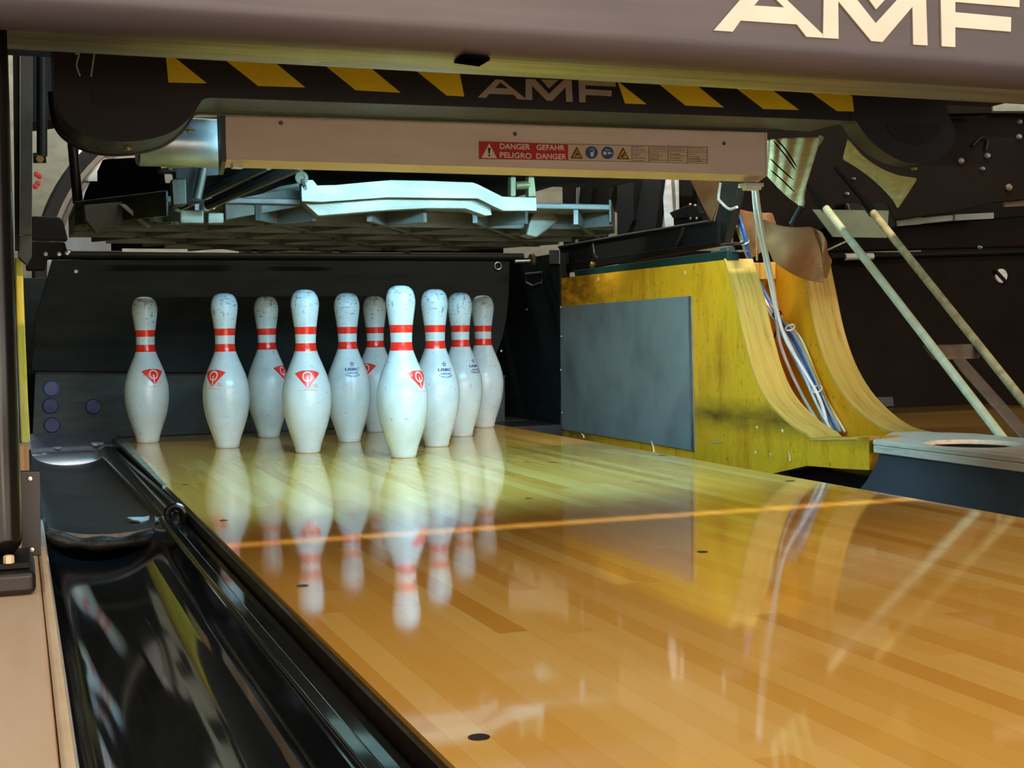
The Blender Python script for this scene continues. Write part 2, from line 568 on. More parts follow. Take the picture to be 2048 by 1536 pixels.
# ================================================================== bowling pins
PROF = [(0.0262, 0.0), (0.0285, 0.003), (0.0290, 0.0075), (0.0302, 0.012), (0.0335, 0.024), (0.0381, 0.037), (0.0427, 0.051), (0.0470, 0.064),
        (0.0505, 0.077), (0.0530, 0.090), (0.0549, 0.103), (0.0560, 0.1145), (0.0563, 0.1265), (0.0558, 0.140), (0.0541, 0.153),
        (0.0512, 0.164), (0.0474, 0.1785), (0.0425, 0.1905), (0.0368, 0.205), (0.0312, 0.2185), (0.0264, 0.2315), (0.0243, 0.2410), (0.0235, 0.2515),
        (0.0236, 0.2620), (0.0243, 0.2740), (0.0257, 0.2890), (0.0281, 0.307), (0.0303, 0.322), (0.0319, 0.335), (0.0321, 0.3430), (0.0310, 0.3520),
        (0.0286, 0.3605), (0.0250, 0.3670), (0.0195, 0.3720), (0.0125, 0.3745), (0.006, 0.3752), (0.0, 0.3754)]


def pin_r(z):
    for (r0, z0), (r1, z1) in zip(PROF, PROF[1:]):
        if z0 <= z <= z1:
            return r0 + (r1-r0)*(z-z0)/(z1-z0)
    return 0.02


def on_pin(flat, theta, zc, eps):
    """flat print (u right, v up, metres) wrapped on the pin body"""
    out = []
    for u, v in flat:
        z = zc+v
        r = pin_r(z)
        q = theta + u/max(r, 0.02)
        dr = (pin_r(z+0.004)-pin_r(z-0.004))/0.008
        k = eps/math.sqrt(1+dr*dr)
        out.append(((r+k)*cos(q), (r+k)*sin(q), z - k*dr))
    return out


def subdiv_flat(outer, holes=(), cuts=4):
    bm = bmesh.new()
    loops = [[Vector((a, b, 0)) for a, b in outer]] + [[Vector((a, b, 0)) for a, b in h] for h in holes]
    vs = [bm.verts.new(p) for lp in loops for p in lp]
    for t in tessellate_polygon(loops):
        bm.faces.new([vs[i] for i in t])
    for _ in range(cuts):
        es = [e for e in bm.edges if e.calc_length() > 0.0035]
        if not es:
            break
        bmesh.ops.subdivide_edges(bm, edges=es, cuts=1)
        bmesh.ops.triangulate(bm, faces=[f for f in bm.faces if len(f.verts) > 3])
    bm.verts.index_update()
    res = [(v.co.x, v.co.y) for v in bm.verts], [tuple(v.index for v in f.verts) for f in bm.faces]
    bm.free()
    return res


def circ(cx, cy, r, n=28, a0=0, a1=2*PI):
    return [(cx+r*cos(a0+(a1-a0)*i/n), cy+r*sin(a0+(a1-a0)*i/n)) for i in range(n)]


def round_poly(pts, r, n=4):
    out = []
    k = len(pts)
    for i in range(k):
        p0, p1, p2 = Vector(pts[i-1]), Vector(pts[i]), Vector(pts[(i+1) % k])
        a = p1+(p0-p1).normalized()*r
        b = p1+(p2-p1).normalized()*r
        for j in range(n+1):
            t = j/n
            q = a*(1-t)**2+p1*2*t*(1-t)+b*t*t
            out.append((q.x, q.y))
    return out


DIAMOND = round_poly([(-0.0300, 0.0115), (-0.012, 0.0175), (0.012, 0.0175), (0.0300, 0.0115), (0.0015, -0.0215), (-0.0015, -0.0215)], 0.004)
D_V, D_F = subdiv_flat(DIAMOND)
qr = circ(0, 0.0035, 0.0118)
qi = circ(0, 0.0035, 0.0088)
R_V, R_F = subdiv_flat(qr, [qi], 2)
T_V, T_F = subdiv_flat([(-0.0013, -0.0195), (0.0013, -0.0195), (0.0016, 0.003), (-0.0016, 0.003)], (), 3)
STAR = []
for i in range(10):
    rr_ = 0.0068 if i % 2 == 0 else 0.0030
    STAR.append((rr_*sin(i*PI/5), rr_*cos(i*PI/5)))
STAR_IN = [(a*0.48, b*0.48) for a, b in STAR]


def text_flat(s, w, h, cy, shear=0.0, arc=0.0):
    vs, fs = text_geo(s, shear, 0.035)
    return [((a-0.5)*w, cy+(b-0.5)*h - arc*((a-0.5)*2)**2) for a, b in vs], fs


TX_A = text_flat('USBC', 0.038, 0.0068, -0.0065, 0.25)
TX_B = text_flat('APPROVED', 0.029, 0.0042, -0.0160, 0.1)
TX_C = text_flat('PLASTIC COATED', 0.036, 0.0042, -0.0240, 0.0, -0.004)


def dash_rows(rows):
    """worn print too small to read: rows of short strokes (x0, x1, y, height, arc)"""
    vs, fs = [], []
    rd = random.Random(5)
    for x0, x1, y, h, arc in rows:
        x = x0
        while x < x1:
            w = rd.uniform(0.0012, 0.0026)
            for (a, b) in ((x, -h/2), (x+w, -h/2), (x+w+h*0.15, h/2), (x+h*0.15, h/2)):
                vs.append((a, y+b-arc*((2*a-x0-x1)/(x1-x0))**2))
            k = len(vs)
            fs.append((k-4, k-3, k-2, k-1))
            x += w+rd.uniform(0.0004, 0.0010)
    return vs, fs


TX_D = dash_rows([(0.013, 0.020, -0.0145, 0.0016, 0), (0.0125, 0.023, -0.0175, 0.0022, 0), (0.012, 0.024, -0.0205, 0.0018, 0)])
TX_E = dash_rows([(-0.022, 0.022, -0.0262, 0.0017, 0.0022)])

BODY = G().lathe(PROF[2:], (0, 0, 0), 'z', 64)
RING = G().lathe(PROF[:2]+[(0.0292, 0.0070), (0.0285, 0.0078)], (0, 0, 0), 'z', 48)

PINS = [  # photo base point, photo top, diamond offset, approval-mark offset, label
    ((807, 917), 50, -110, 'front bowling pin nearest the camera, red emblem turned to its right edge'),
    ((616, 907), 3, 165, 'bowling pin left of the front pin with its red diamond emblem facing straight out'),
    ((874, 894.5), 190, 30, 'white bowling pin with blue printed mark directly right of the front pin'),
    ((455, 897), -37, 140, 'second bowling pin from the left, red emblem on its left side'),
    ((699, 885), 175, 14, 'white bowling pin with a blue printed mark just left of the front pin'),
    ((924, 873.5), 200, 52, 'white bowling pin second from the right end, blue mark turned to its right edge'),
    ((296, 886.5), 22, 160, 'leftmost white bowling pin standing alone by the deck corner'),
    ((538, 875.5), 56, 200, 'back row bowling pin third from left, its red emblem half hidden by its right neighbour'),
    ((754, 865), -35, 150, 'white bowling pin mostly hidden behind the left side of the front pin'),
    ((969, 856), 150, 215, 'rightmost white bowling pin in the back row beside the black side plate'),
]
proto = None
for (bp, doff, uoff, lab) in PINS:
    q0 = P(bp[0], bp[1], z=0.0)
    dd = Vector((q0.x-CAM.x, q0.y-CAM.y, 0)).normalized()
    c0 = q0 + dd*0.027
    root = thing('bowling_pin', lab, 'bowling pin', (c0.x, c0.y, 0.0005), 'the ten bowling pins of the rack')
    root.empty_display_size = 0.05
    if proto is None:
        b = put('body', BODY, 'pin', root, local=True, sharp=60)
        r = put('base_ring', RING, 'pin_base', root, local=True, sharp=40)
        proto = (b, r)
    else:
        for o in proto:
            c = o.copy()
            COL.objects.link(c)
            c.parent = root
    tc = math.atan2(CAM.y-c0.y, CAM.x-c0.x)
    th = tc + math.radians(doff)
    zc = 0.1725
    d = put('red_emblem', G().add(on_pin(D_V, th, zc, 0.0004), D_F), 'pin_red', root, local=True, sharp=180)
    d['label'] = 'red diamond emblem with a white ringed letter'
    put('emblem_ring', G().add(on_pin(R_V, th, zc, 0.0007), R_F).add(on_pin(T_V, th, zc, 0.0007), T_F), 'pin_print_white', d, local=True, sharp=180)
    g = G()
    g.add(on_pin(TX_D[0], th, zc, 0.0005), TX_D[1])
    g.add(on_pin(TX_E[0], th, zc, 0.0005), TX_E[1])
    put('emblem_caption', g, 'pin_pink', d, local=True, sharp=180)
    th = tc + math.radians(uoff)
    g = G()
    sv, sf = subdiv_flat(STAR, [STAR_IN], 1)
    zc = 0.190
    g.add(on_pin([(u, v+0.0065) for u, v in sv], th, zc, 0.0005), sf)
    for tx in (TX_A, TX_B, TX_C):
        g.add(on_pin(tx[0], th, zc, 0.0005), tx[1])
    m = put('approval_mark', g, 'pin_blue', root, local=True, sharp=180)
    m['label'] = 'blue printed approval lettering under a star'

# ================================================================== lane and gutters
LW = 0.533
lane = thing('bowling_lane', 'glossy orange maple lane and yellow pin deck under the pins', 'lane', (0, 0, 0))
g = G().box((-LW, -9.0, -0.05), (LW, 0.955, 0.0))
put('lane_surface', g, 'lane', lane)
g = G().box((-LW-0.006, -3.6, -0.085), (-LW-0.0005, 0.955, -0.004)).box((LW+0.0005, -3.6, -0.085), (LW+0.006, 0.955, -0.004))
put('lane_side', g, 'lane_side', lane)
g = G().solid([(-LW+0.018, 0.956, 0.0008), (-LW-0.007, 0.956, 0.0008), (-LW-0.007, -0.30, 0.0008), (-LW+0.000, -0.30, 0.0008)], (0, 0, -0.006))
o = put('deck_edge_strip', g, 'deck_edge', lane)
o['label'] = 'pale metal strip along the left edge of the pin deck'
for (x, y, rx) in ((958, 1475, .0075), (605, 1172, .0065), (1405, 1104, .0065), (1580, 962, .008), (1057, 997, .006), (1325, 911, .009), (371, 969, .006), (447, 1041, .006), (1105, 925, .008)):
    p = P(x, y, z=0.0)
    put('lane_plug', G().lathe([(rx, 0.0), (rx, 0.0005), (0, 0.0006)], p, 'z', 20), 'dot', lane)


def trough(x0, x1, y0, y1, ztop, depth, thick=0.006, n=20, flare=0.0, za=0.0):
    """half-round channel along Y, solid sheet"""
    cx, hw = (x0+x1)/2, (x1-x0)/2
    rows = []
    for yy, dz in ((y0, 0.0), (y0+(y1-y0)*0.5, za*0.5), (y1, za)):
        row = []
        for i in range(n+1):
            a = PI*i/n
            row.append((cx-hw*cos(a), yy, ztop+dz-depth*sin(a)**0.7))
        rows.append(row)
    return G().sheet(rows, thick)


gut = thing('ball_gutter', 'near black half-round gutter between the tan division and the lane', 'gutter', (-0.66, -2.0, -0.08))
put('channel', trough(-0.755, -0.586, -3.6, -0.68, -0.006, 0.064), 'gutter', gut, sharp=60)
g = G().box((-0.5855, -3.6, -0.030), (-0.571, -0.70, -0.002)).box((-0.569, -3.6, -0.030), (-0.541, -0.70, -0.018))
put('flange', g, 'gutter', gut, bevel=0.003)
g = G().tube([(-0.7565, -3.6, -0.003), (-0.7565, -0.68, -0.003)], 0.004, 10)
put('rim_bead', g, 'alu', gut)

pg = thing('pit_gutter', 'far black shallow gutter leading into the pit left of the pins', 'gutter', (-0.65, 0.2, -0.05))
rows = []
for yy, zt, dp in ((-0.665, 0.004, 0.038), (-0.64, 0.004, 0.040), (-0.3, 0.0, 0.050), (0.3, -0.012, 0.052), (0.95, -0.02, 0.050)):
    row = []
    for i in range(25):
        a = PI*i/24
        wob = 0.0015*sin(i*1.9) if yy < -0.6 else 0
        row.append((-0.655-0.104*cos(a), yy+wob, zt-dp*sin(a)**0.8))
    rows.append(row)
put('channel', G().sheet(rows, 0.008), 'pitgutter', pg, sharp=60)
rim = [(-0.655-0.104*cos(PI*i/24), -0.672+0.002*sin(i*2.3), 0.002-0.046*sin(PI*i/24)**0.8) for i in range(25)]
put('worn_rim', G().tube(rim, [0.010+0.0025*sin(i*1.3) for i in range(25)], 10), 'rough_rubber', pg, sharp=80)
g = G().tube([(-0.560, -0.66, -0.022), (-0.560, 0.1, -0.030), (-0.562, 0.93, -0.036)], 0.019, 18)
put('round_shoulder', g, 'gloss_black', pg, sharp=60)
lp = [(-0.572, -0.690, -0.012), (-0.570, -0.690, 0.004), (-0.560, -0.690, 0.010), (-0.549, -0.690, 0.004), (-0.546, -0.690, -0.012)]
put('end_loop', G().tube(spline(lp, 5), 0.006, 10), 'gloss_black', pg)

rg = thing('right_gutter', 'black half-round gutter along the right edge of the lane', 'gutter', (0.66, -0.5, -0.05))
put('channel', trough(0.545, 0.768, -3.6, 0.952, -0.055, 0.035), 'pitgutter', rg, sharp=60)

# white scrap in the gutter
p = P(290, 1040, x=-0.615)
zz = -0.036
pts = [P(a, b, z=-0.030) for a, b in ((254, 1038), (266, 1043), (280, 1045), (296, 1043), (307, 1038), (298, 1034), (288, 1037), (276, 1037))]
g = G().solid(pts, (0, 0, 0.003))
put_o = put('paper_scrap', g, 'scrap', None, 0.0008, loc=pts[3])
tag(put_o, 'torn white scrap lying at the worn lip of the pit gutter', 'scrap')

# ================================================================== left division
ld = thing('left_division', 'tan division top with pale trim at lower left of the lane', 'division', (-0.9, -2.2, 0.0))
put('division_top', G().box((-1.02, -3.7, -0.10), (-0.7675, -0.80, 0.049)), 'division', ld, bevel=0.004)
put('edge_trim', G().box((-0.7670, -3.7, -0.02), (-0.7595, -1.30, 0.051)), 'division_trim', ld, bevel=0.003)

# ================================================================== left support post, bracket, kickback edge
post = thing('support_post', 'dark upright post with a block foot at the left edge', 'post', (-0.81, -1.5, 0.05))
a = P(29, 540, y=-1.56).x
put('upright', G().box((a-0.075, -1.538, 0.075), (a, -1.475, 0.70)), 'gloss_black', post, bevel=0.018, seg=4)
b2 = P(72, 1180, y=-1.56).x
zf = P(40, 1143, y=-1.58).z
put('foot', G().box((b2-0.10, -1.58, 0.0495), (b2, -1.47, zf)), 'softblack', post, bevel=0.006, seg=3)
put('foot_plate', G().box((b2-0.10, -1.57, zf+0.0005), (b2-0.004, -1.48, zf+0.006)), 'iron', post, bevel=0.001)
p = P(18, 1134, y=-1.565)
put('adjusting_nut', G().lathe([(0.0045, 0), (0.0045, 0.006), (0.003, 0.007)], (p.x, -1.567, zf+0.006), 'z', 6), 'division_trim', post)

br = thing('end_bracket', 'black flat bracket with two screws standing on the left division beside the post', 'bracket', (-0.77, -1.40, 0.05))
c = Q([(40, 942), (80, 942), (82, 1112), (44, 1112)], y=-1.42)
zb = min(c[2].z, c[3].z)
put('plate', G().solid([c[0], c[1], c[2], c[3]], (0, 0.006, 0)), 'softblack', br, bevel=0.0012)
for q in ((60, 957), (64, 1099)):
    put('screw', screw_head(P(q[0], q[1], y=-1.4205), 0.0026), 'screw', br)

lk = thing('left_kickback', 'yellow laminated edge of the left side board seen end-on', 'kickback', (-0.78, -0.5, 0.1))
o1 = [P(30, 515, y=0.12), P(30, 640, y=0.0), P(34, 760, y=-0.22), P(40, 885, y=-0.5)]
prof = [(0.12, P(40, 514, y=0.12).z), (0.06, P(40, 600, y=0.06).z), (-0.05, P(40, 690, y=-0.05).z), (-0.25, P(40, 800, y=-0.25).z), (-0.5, P(40, 886, y=-0.5).z)]
x_l, x_r = P(29, 520, y=0.1).x, P(45.5, 520, y=0.1).x
out = [(x_l, yy, zz) for yy, zz in prof] + [(x_l, 0.95, prof[-1][1]), (x_l, 0.95, prof[0][1])]
put('side_board', G().solid(out, (x_r-x_l, 0, 0)), 'yellow_edge', lk, bevel=0.004)
zl = prof[-1][1]
xa, xb = P(38, 900, y=-0.52).x, P(60, 900, y=-0.52).x
put('bare_toe', G().box((xa, -0.55, P(50, 944, y=-0.55).z), (xb-0.002, -0.30, zl-0.0005)), 'bare_edge', lk, bevel=0.002)

# ================================================================== pit: curtain, cushion, floor
cur = thing('pit_curtain', 'black rubber curtain hanging behind the pins', 'curtain', (0, 1.15, 0.35))
YC = 1.16
ol = Q([(104, 520), (88, 575), (70, 640), (66, 700), (62, 742)], y=YC) + Q([(980, 752), (988, 720), (1004, 680), (1013, 640), (1018, 590), (1020, 516)], y=YC)
put('curtain_sheet', G().solid(ol, (0, 0.010, 0)), 'curtain', cur, bevel=0.002)
tl, tr = P(95, 513, y=YC), P(1035, 517, y=YC)
put('hanging_bar', G().tube([tl+Vector((-0.03, 0.004, 0.004)), tr+Vector((0.02, 0.004, 0.004))], 0.013, 14), 'iron', cur)
put('rivet', G().lathe([(0.0052, 0), (0.0048, -0.002), (0, -0.003)], P(152, 543, y=YC-0.0003), 'y', 12), 'scrap', cur)
pr = P(996, 532, y=YC-0.004)
put('hook_ring', G().tube([pr+Vector((0.011*cos(q), 0, 0.011*sin(q))) for q in [2*PI*i/18 for i in range(18)]], 0.0025, 8, True), 'galv', cur)
put('rivet', G().lathe([(0.004, 0), (0.0035, -0.002), (0, -0.003)], P(1003, 702, y=YC-0.0003), 'y', 10), 'screw', cur)

cu2 = thing('pit_cushion', 'grey pit cushion board with blue discs below the curtain', 'cushion', (0, 1.2, 0.1))
YP = 1.20
ol = Q([(70, 740), (1010, 752), (1010, 890), (560, 895), (280, 890), (64, 885)], y=YP)
put('board', G().solid(ol, (0, 0.03, 0)), 'panel', cu2, bevel=0.002)
tl, tr = P(70, 741, y=YP-0.002), P(1010, 753, y=YP-0.002)
put('top_edge', G().tube([tl, tr], 0.0035, 8), 'panel', cu2)
for (px, py, mm) in ((103, 777, 'blue_disc2'), (101, 812, 'blue_disc'), (104, 850, 'blue_disc'), (187, 813, 'blue_disc')):
    pp = P(px, py, y=YP-0.0005)
    o = put('blue_disc', G().lathe([(0.0225, 0), (0.0225, -0.003), (0.0195, -0.005), (0, -0.0055)], pp, 'y', 28), mm, cu2)
    o['label'] = 'round blue disc on the cushion board'

o = put('pit_dark_backing', G().box((-0.95, 1.60, -0.20), (0.765, 1.63, 0.46)), 'curtain', None, 0.002, loc=(0, 1.6, 0.1))  # added to hide the lit back wall and keep the pit dark
tag(o, 'black board added to keep the back of the pit dark behind the curtain', 'board')
pf = thing('pit_floor_plate', 'grey metal plate with bright rounded nose at the left end of the pit', 'plate', (-0.65, 1.05, -0.02))
c = [P(62, 868, y=1.19), P(262, 860, y=1.19), P(238, 906, y=1.0), P(62, 906, y=1.0)]
za = (c[0].z+c[1].z)/2
zb_ = (c[2].z+c[3].z)/2
xl_, xr_ = -0.765, -0.548
put('plate', G().solid([(xl_, 1.19, za), (xr_+0.03, 1.19, za), (xr_, 1.0, zb_), (xl_, 1.0, zb_)], (0, 0, -0.004)), 'pitmetal', pf)
rows = []
for i in range(9):
    a = PI/2*i/8
    rows.append([(xl_, 1.0-0.02*sin(a), zb_-0.032*(1-cos(a))), (xr_, 1.0-0.02*sin(a), zb_-0.032*(1-cos(a)))])
put('rounded_nose', G().sheet(rows, 0.003), 'nose', pf, sharp=60)
put('side_lip', G().tube([P(58, 880, y=1.05), P(60, 908, y=1.0)], 0.004, 8), 'alu', pf)
for k, (px, py, s) in enumerate(((115, 897, 0.9), (192, 893, 1.25), (86, 906, 0.5))):
    yy = 1.0 + 0.19*(906-py)/42
    zz = zb_+(za-zb_)*(yy-1.0)/0.19
    pp = P(px, py, y=yy)
    n = 9
    ring = [(pp.x+0.012*s*(1+0.4*sin(i*2.1+k))*cos(2*PI*i/n), yy+0.016*s*(1+0.3*cos(i*1.7+k))*sin(2*PI*i/n), zz+0.0006) for i in range(n)]
    o = put('paper_fleck', G().solid(ring, (0, 0, 0.006*s)), 'scrap', None, 0.001, loc=(pp.x, yy, zz))
    tag(o, ('small white fleck on the pit plate nearer the wooden edge', 'larger white fleck on the pit plate near the deck corner', 'tiny white crumb on the nose of the pit plate at far left')[k], 'fleck', 'white flecks on the pit plate')

tp = G().box((-0.54, 0.957, -0.09), (0.765, 1.19, -0.012)).box((0.55, 1.235, -0.09), (0.765, 1.58, -0.012))
o = put('tail_plank', tp, 'pitgutter', None, 0.004, loc=(0, 1.07, -0.05))
tag(o, 'dark tail plank across the lane end behind the pins', 'plank')

# ================================================================== right kickback
XK = 0.772
TK = 0.074
kb = thing('right_kickback', 'yellow maple side board with grey steel plate right of the pins', 'kickback', (XK, 0.2, 0.1))
def z7(l):
    return [(1100+a*.4629, 500+b*.4629) for a, b in l]
curve = z7([(750, 43), (768, 100), (792, 180), (812, 270), (830, 350), (850, 430), (872, 510), (905, 595), (945, 662), (1000, 722), (1062, 775), (1130, 812)])
curve = [(x, y) for x, y in curve]
top = [(1122, 556)]
inner = Q(top, x=XK) + spline(Q(curve, x=XK), 3)
toe = P(1738, 874, x=XK)
low = P(1738, 940, x=XK)
inner += [Vector((XK, toe.y, toe.z)), Vector((XK, toe.y, low.z))]
zlow = low.z
inner += [Vector((XK, toe.y+0.10, low.z-0.006)), Vector((XK, toe.y+0.22, -0.02)), Vector((XK, toe.y+0.36, -0.05)), Vector((XK, inner[0].y, -0.05))]
put('side_board', G().solid(inner, (TK, 0, 0)), 'kick', kb, bevel=0.003)
# front laminated edge follows the curve
fr = spline(Q(curve, x=XK), 3)
fr += [fr[-1]+(Vector((XK, toe.y, toe.z+0.001))-fr[-1])*t_ for t_ in (0.3, 0.6, 0.82)]
rows = []
for i, p in enumerate(fr):
    t = (fr[min(i+1, len(fr)-1)]-fr[max(i-1, 0)]).normalized()
    nn = Vector((0, -abs(t.z), abs(t.y))) if t.z < 0 else Vector((0, -t.z, t.y))
    q = p+nn*0.003
    rows.append([(XK-0.001, q.y, q.z), (XK+TK*0.5, q.y, q.z), (XK+TK+0.001, q.y, q.z)])
put('front_edge', G().sheet(rows, 0.005), 'kick_edge', kb, sharp=50)
# worn toe strip
sp_ = Q([(1122, 613), (1378, 592), (1385, 901), (1122, 858)], x=XK-0.001)
o = put('steel_plate', G().solid(sp_, (-0.003, 0, 0)), 'steelplate', kb, bevel=0.001)
o['label'] = 'grey steel wear plate'
b_ = Q([(1378, 592), (1384, 592), (1391, 902), (1385, 901)], x=XK-0.001)
put('plate_edge', G().solid(b_, (-0.0035, 0, 0)), 'galv', kb)
for q in ((1196, 561), (1369, 546)):
    put('dowel', screw_head(P(q[0], q[1], x=XK), 0.007, 'x', 0.002), 'kick_edge', kb)
for q in ((1122, 615), (1123, 673), (1122, 740), (1124, 825)):
    put('screw', screw_head(P(q[0], q[1], x=XK-0.005), 0.004, 'x', 0.003), 'screw', kb)
for q in ((1511, 905), (1541, 909), (1514, 855), (1565, 862)):
    put('chip', screw_head(P(q[0], q[1], x=XK), 0.004, 'x', 0.001), 'division_trim', kb)
ch = Q([(1420, 888), (1436, 878), (1450, 886)], x=XK)
put('chip', G().solid(ch, (-0.001, 0, 0)), 'kick_edge', kb)
for base, tip in (((1168, 876), (1162, 866)), ((1308, 905), (1302, 882)), ((1580, 922), (1576, 902))):
    u, v = P(base[0], base[1], x=XK-0.004), P(tip[0], tip[1], x=XK-0.008)
    put('splinter', G().tube([u, (u+v)/2+Vector((0.002, 0, 0)), v], [0.003, 0.0022, 0.0006], 6), 'division_trim', kb)

ep = thing('side_end_plate', 'black rubber plate closing the side wall behind the right board', 'plate', (XK, 1.2, 0.2))
yk = inner[0].y
zt = P(1122, 505, x=XK).z
put('plate', G().box((XK-0.004, yk+0.001, -0.03), (XK+0.03, 1.75, zt)), 'curtain', ep, bevel=0.002)
pts = Q([(1052, 548), (1085, 545), (1084, 565), (1066, 572), (1053, 565)], x=XK-0.004)
put('slot_loop', G().tube(pts, 0.004, 8, True), 'galv', ep)
put('screw', screw_head(P(1054, 619, x=XK-0.004), 0.004, 'x', 0.003), 'screw', ep)

# second board, the next lane's left kickback
XK2 = 0.967
k2 = thing('next_kickback', 'second amber board with curved laminated edge behind the cables', 'kickback', (XK2, 0.2, 0.1))
cv2 = z7([(1085, 40), (1098, 110), (1112, 180), (1128, 265), (1148, 355), (1180, 460), (1225, 560), (1285, 650), (1360, 725), (1440, 780), (1530, 805)])
sp2 = spline(Q(cv2, x=XK2), 3)
inn2 = [Vector((XK2, 0.9, sp2[0].z+0.01))] + sp2 + [Vector((XK2, sp2[-1].y-0.02, -0.03)), Vector((XK2, 0.9, -0.03))]
put('side_board', G().solid(inn2, (TK, 0, 0)), 'kick_plain', k2, bevel=0.003)
rows = []
for i, p in enumerate(sp2):
    t = (sp2[min(i+1, len(sp2)-1)]-sp2[max(i-1, 0)]).normalized()
    nn = Vector((0, t.z, -t.y)) if t.z < 0 else Vector((0, -t.z, t.y))
    q = p+nn*0.003
    rows.append([(XK2-0.001, q.y, q.z), (XK2+TK*0.5, q.y, q.z), (XK2+TK+0.001, q.y, q.z)])
put('front_edge', G().sheet(rows, 0.005), 'kick_edge', k2, sharp=50)

bk = G().box((XK+TK+0.001, 0.45, -0.03), (XK2-0.001, 0.47, 0.42))
o = put('division_back_board', bk, 'machine', None, loc=(0.9, 0.46, 0.2))
tag(o, 'dark board closing the gap between the two yellow boards behind the cables', 'board')
# tie board between them near the top
c = Q([(1488, 525), (1600, 530), (1592, 561), (1502, 559)], y=0.055)
o = put('tie_board', G().box((XK+TK+0.003, 0.055, c[3].z), (XK2-0.003, 0.08, c[0].z)), 'kick_edge', None, 0.002, loc=(0.9, 0.07, 0.4))
tag(o, 'short wooden tie board joining the two yellow boards at the top', 'board')

# wooden cap of the right division, ball-return cut-out
cap = thing('wooden_cap', 'greyed wooden division cap with an oval cut-out at right', 'cap', (0.9, -1.0, 0.04))
zc_ = 0.051
pA, pD = P(1740, 880, z=zc_)-Vector((0, 0.01, 0)), P(1813, 861, z=zc_)-Vector((0, 0.01, 0))
xr2 = P(1940, 866, z=zc_).x
outl = [(pA.x, -1.75, zc_), (pA.x, pA.y+0.0, zc_), (pA.x+0.008, pA.y+0.012, zc_), (pD.x-0.05, pD.y-0.01, zc_), (pD.x, pD.y-0.02, zc_), (xr2+0.004, pD.y-0.12, zc_), (xr2+0.004, -1.75, zc_)]
h1, h2 = P(1861, 881, z=zc_), P(2034, 893, z=zc_)
hc = (h1+h2)/2
hry = abs(h1.y-h2.y)/2
hrx = 0.082
hole = [(hc.x+hrx*cos(q), hc.y+hry*sin(q), zc_) for q in [2*PI*i/40 for i in range(40)]]
put('cap_board', G().solid(outl, (0, 0, -0.009), [hole]), 'capwood', cap, bevel=0.002)
put('front_lip', G().box((pA.x, -1.75, zc_-0.024), (pA.x+0.012, pA.y, zc_-0.0092)), 'capwood', cap, bevel=0.002)
put('end_lip', G().solid([(pA.x+0.0125, pA.y-0.001, zc_-0.0092), (pD.x, pD.y-0.022, zc_-0.0092), (pD.x, pD.y-0.032, zc_-0.0092), (pA.x+0.0125, pA.y-0.012, zc_-0.0092)], (0, 0, -0.0148)), 'capwood', cap)
gw = thing('right_division_wall', 'dark grey curved wall under the wooden cap', 'division', (0.8, -1.2, 0.0))
rows = []
yw = P(1720, 972, x=0.772).y
for kq in (0, 1, 2):
    rows.append([(0.772-0.016*(1-sin(PI/2*i/8)), (-1.9, -1.0, yw+(pA.y-0.015-yw)*(i/8)**0.6)[kq], -0.06+0.0865*i/8) for i in range(9)])
put('wall_sheet', G().sheet(rows, 0.006), 'gutterwall', gw, sharp=60)
put('core', G().box((0.782, -3.0, -0.10), (1.045, pA.y-0.03, -0.05)), 'machine', gw)
put('inner_board', G().box((0.80, hc.y+hry-0.13, 0.0105), (0.95, hc.y+hry-0.02, 0.026)), 'kick_plain', gw)
pb = P(1905, 560, x=1.0)
put('inner_block', G().box((0.80, yw, -0.10), (1.04, yw+0.30, -0.03)), 'machine', gw)


# ================================================================== fascia (masking front) with big letters
YF = -1.66
fa = thing('masking_front', 'mauve-grey front panel with large cream letters across the top', 'panel', (0.1, YF, 0.6))
fc = P(1024, 40, y=YF)
zc1 = P(1400, 75, y=YF).z           # crease
zlip = P(1024, 118, y=YF+0.03).z    # where the aluminium lip starts
XL, XR = -1.35, 1.35
pr = [(YF, 1.35), (YF, zc1)]
for i in range(1, 9):
    a = PI/2*i/8
    pr.append((YF+0.030*(1-cos(a)) + 0.0, zc1-(zc1-zlip)*sin(a)))
pr += [(YF+0.034, zlip), (YF+0.034, 1.35)]
g = G().solid([(XL, y, z) for y, z in pr], (XR-XL, 0, 0))
put('front_sheet', g, 'fascia', fa, sharp=25)
ylb = P(1024, 151, z=zlip+0.002).y
g = G()
lp = [(YF+0.0345, zlip), (YF+0.05, zlip-0.0035), (YF+0.062, zlip+0.001), (YF+0.075, zlip-0.002), (ylb, zlip+0.001), (ylb, zlip+0.03), (YF+0.0345, zlip+0.03)]
xl0 = P(14, 70, y=YF+0.04).x
put('bottom_lip', G().solid([(xl0, y, z) for y, z in lp], (XR-xl0, 0, 0)), 'lip', fa, sharp=60)
sl = [P(908, 128, z=zlip-0.0045), P(930, 116, z=zlip-0.0045), P(980, 122, z=zlip-0.0045), P(958, 135, z=zlip-0.0045)]
put('lip_slot', G().solid([v_+Vector((0, 0, 0.0008)) for v_ in sl], (0, 0, 0.003)), 'void', fa)


put('slot_mask_board', G().box((-0.775, YF+0.035, 0.775), (XR, -1.070, 0.787)), 'softblack', fa)  # unseen board added to narrow the light from above to a slot


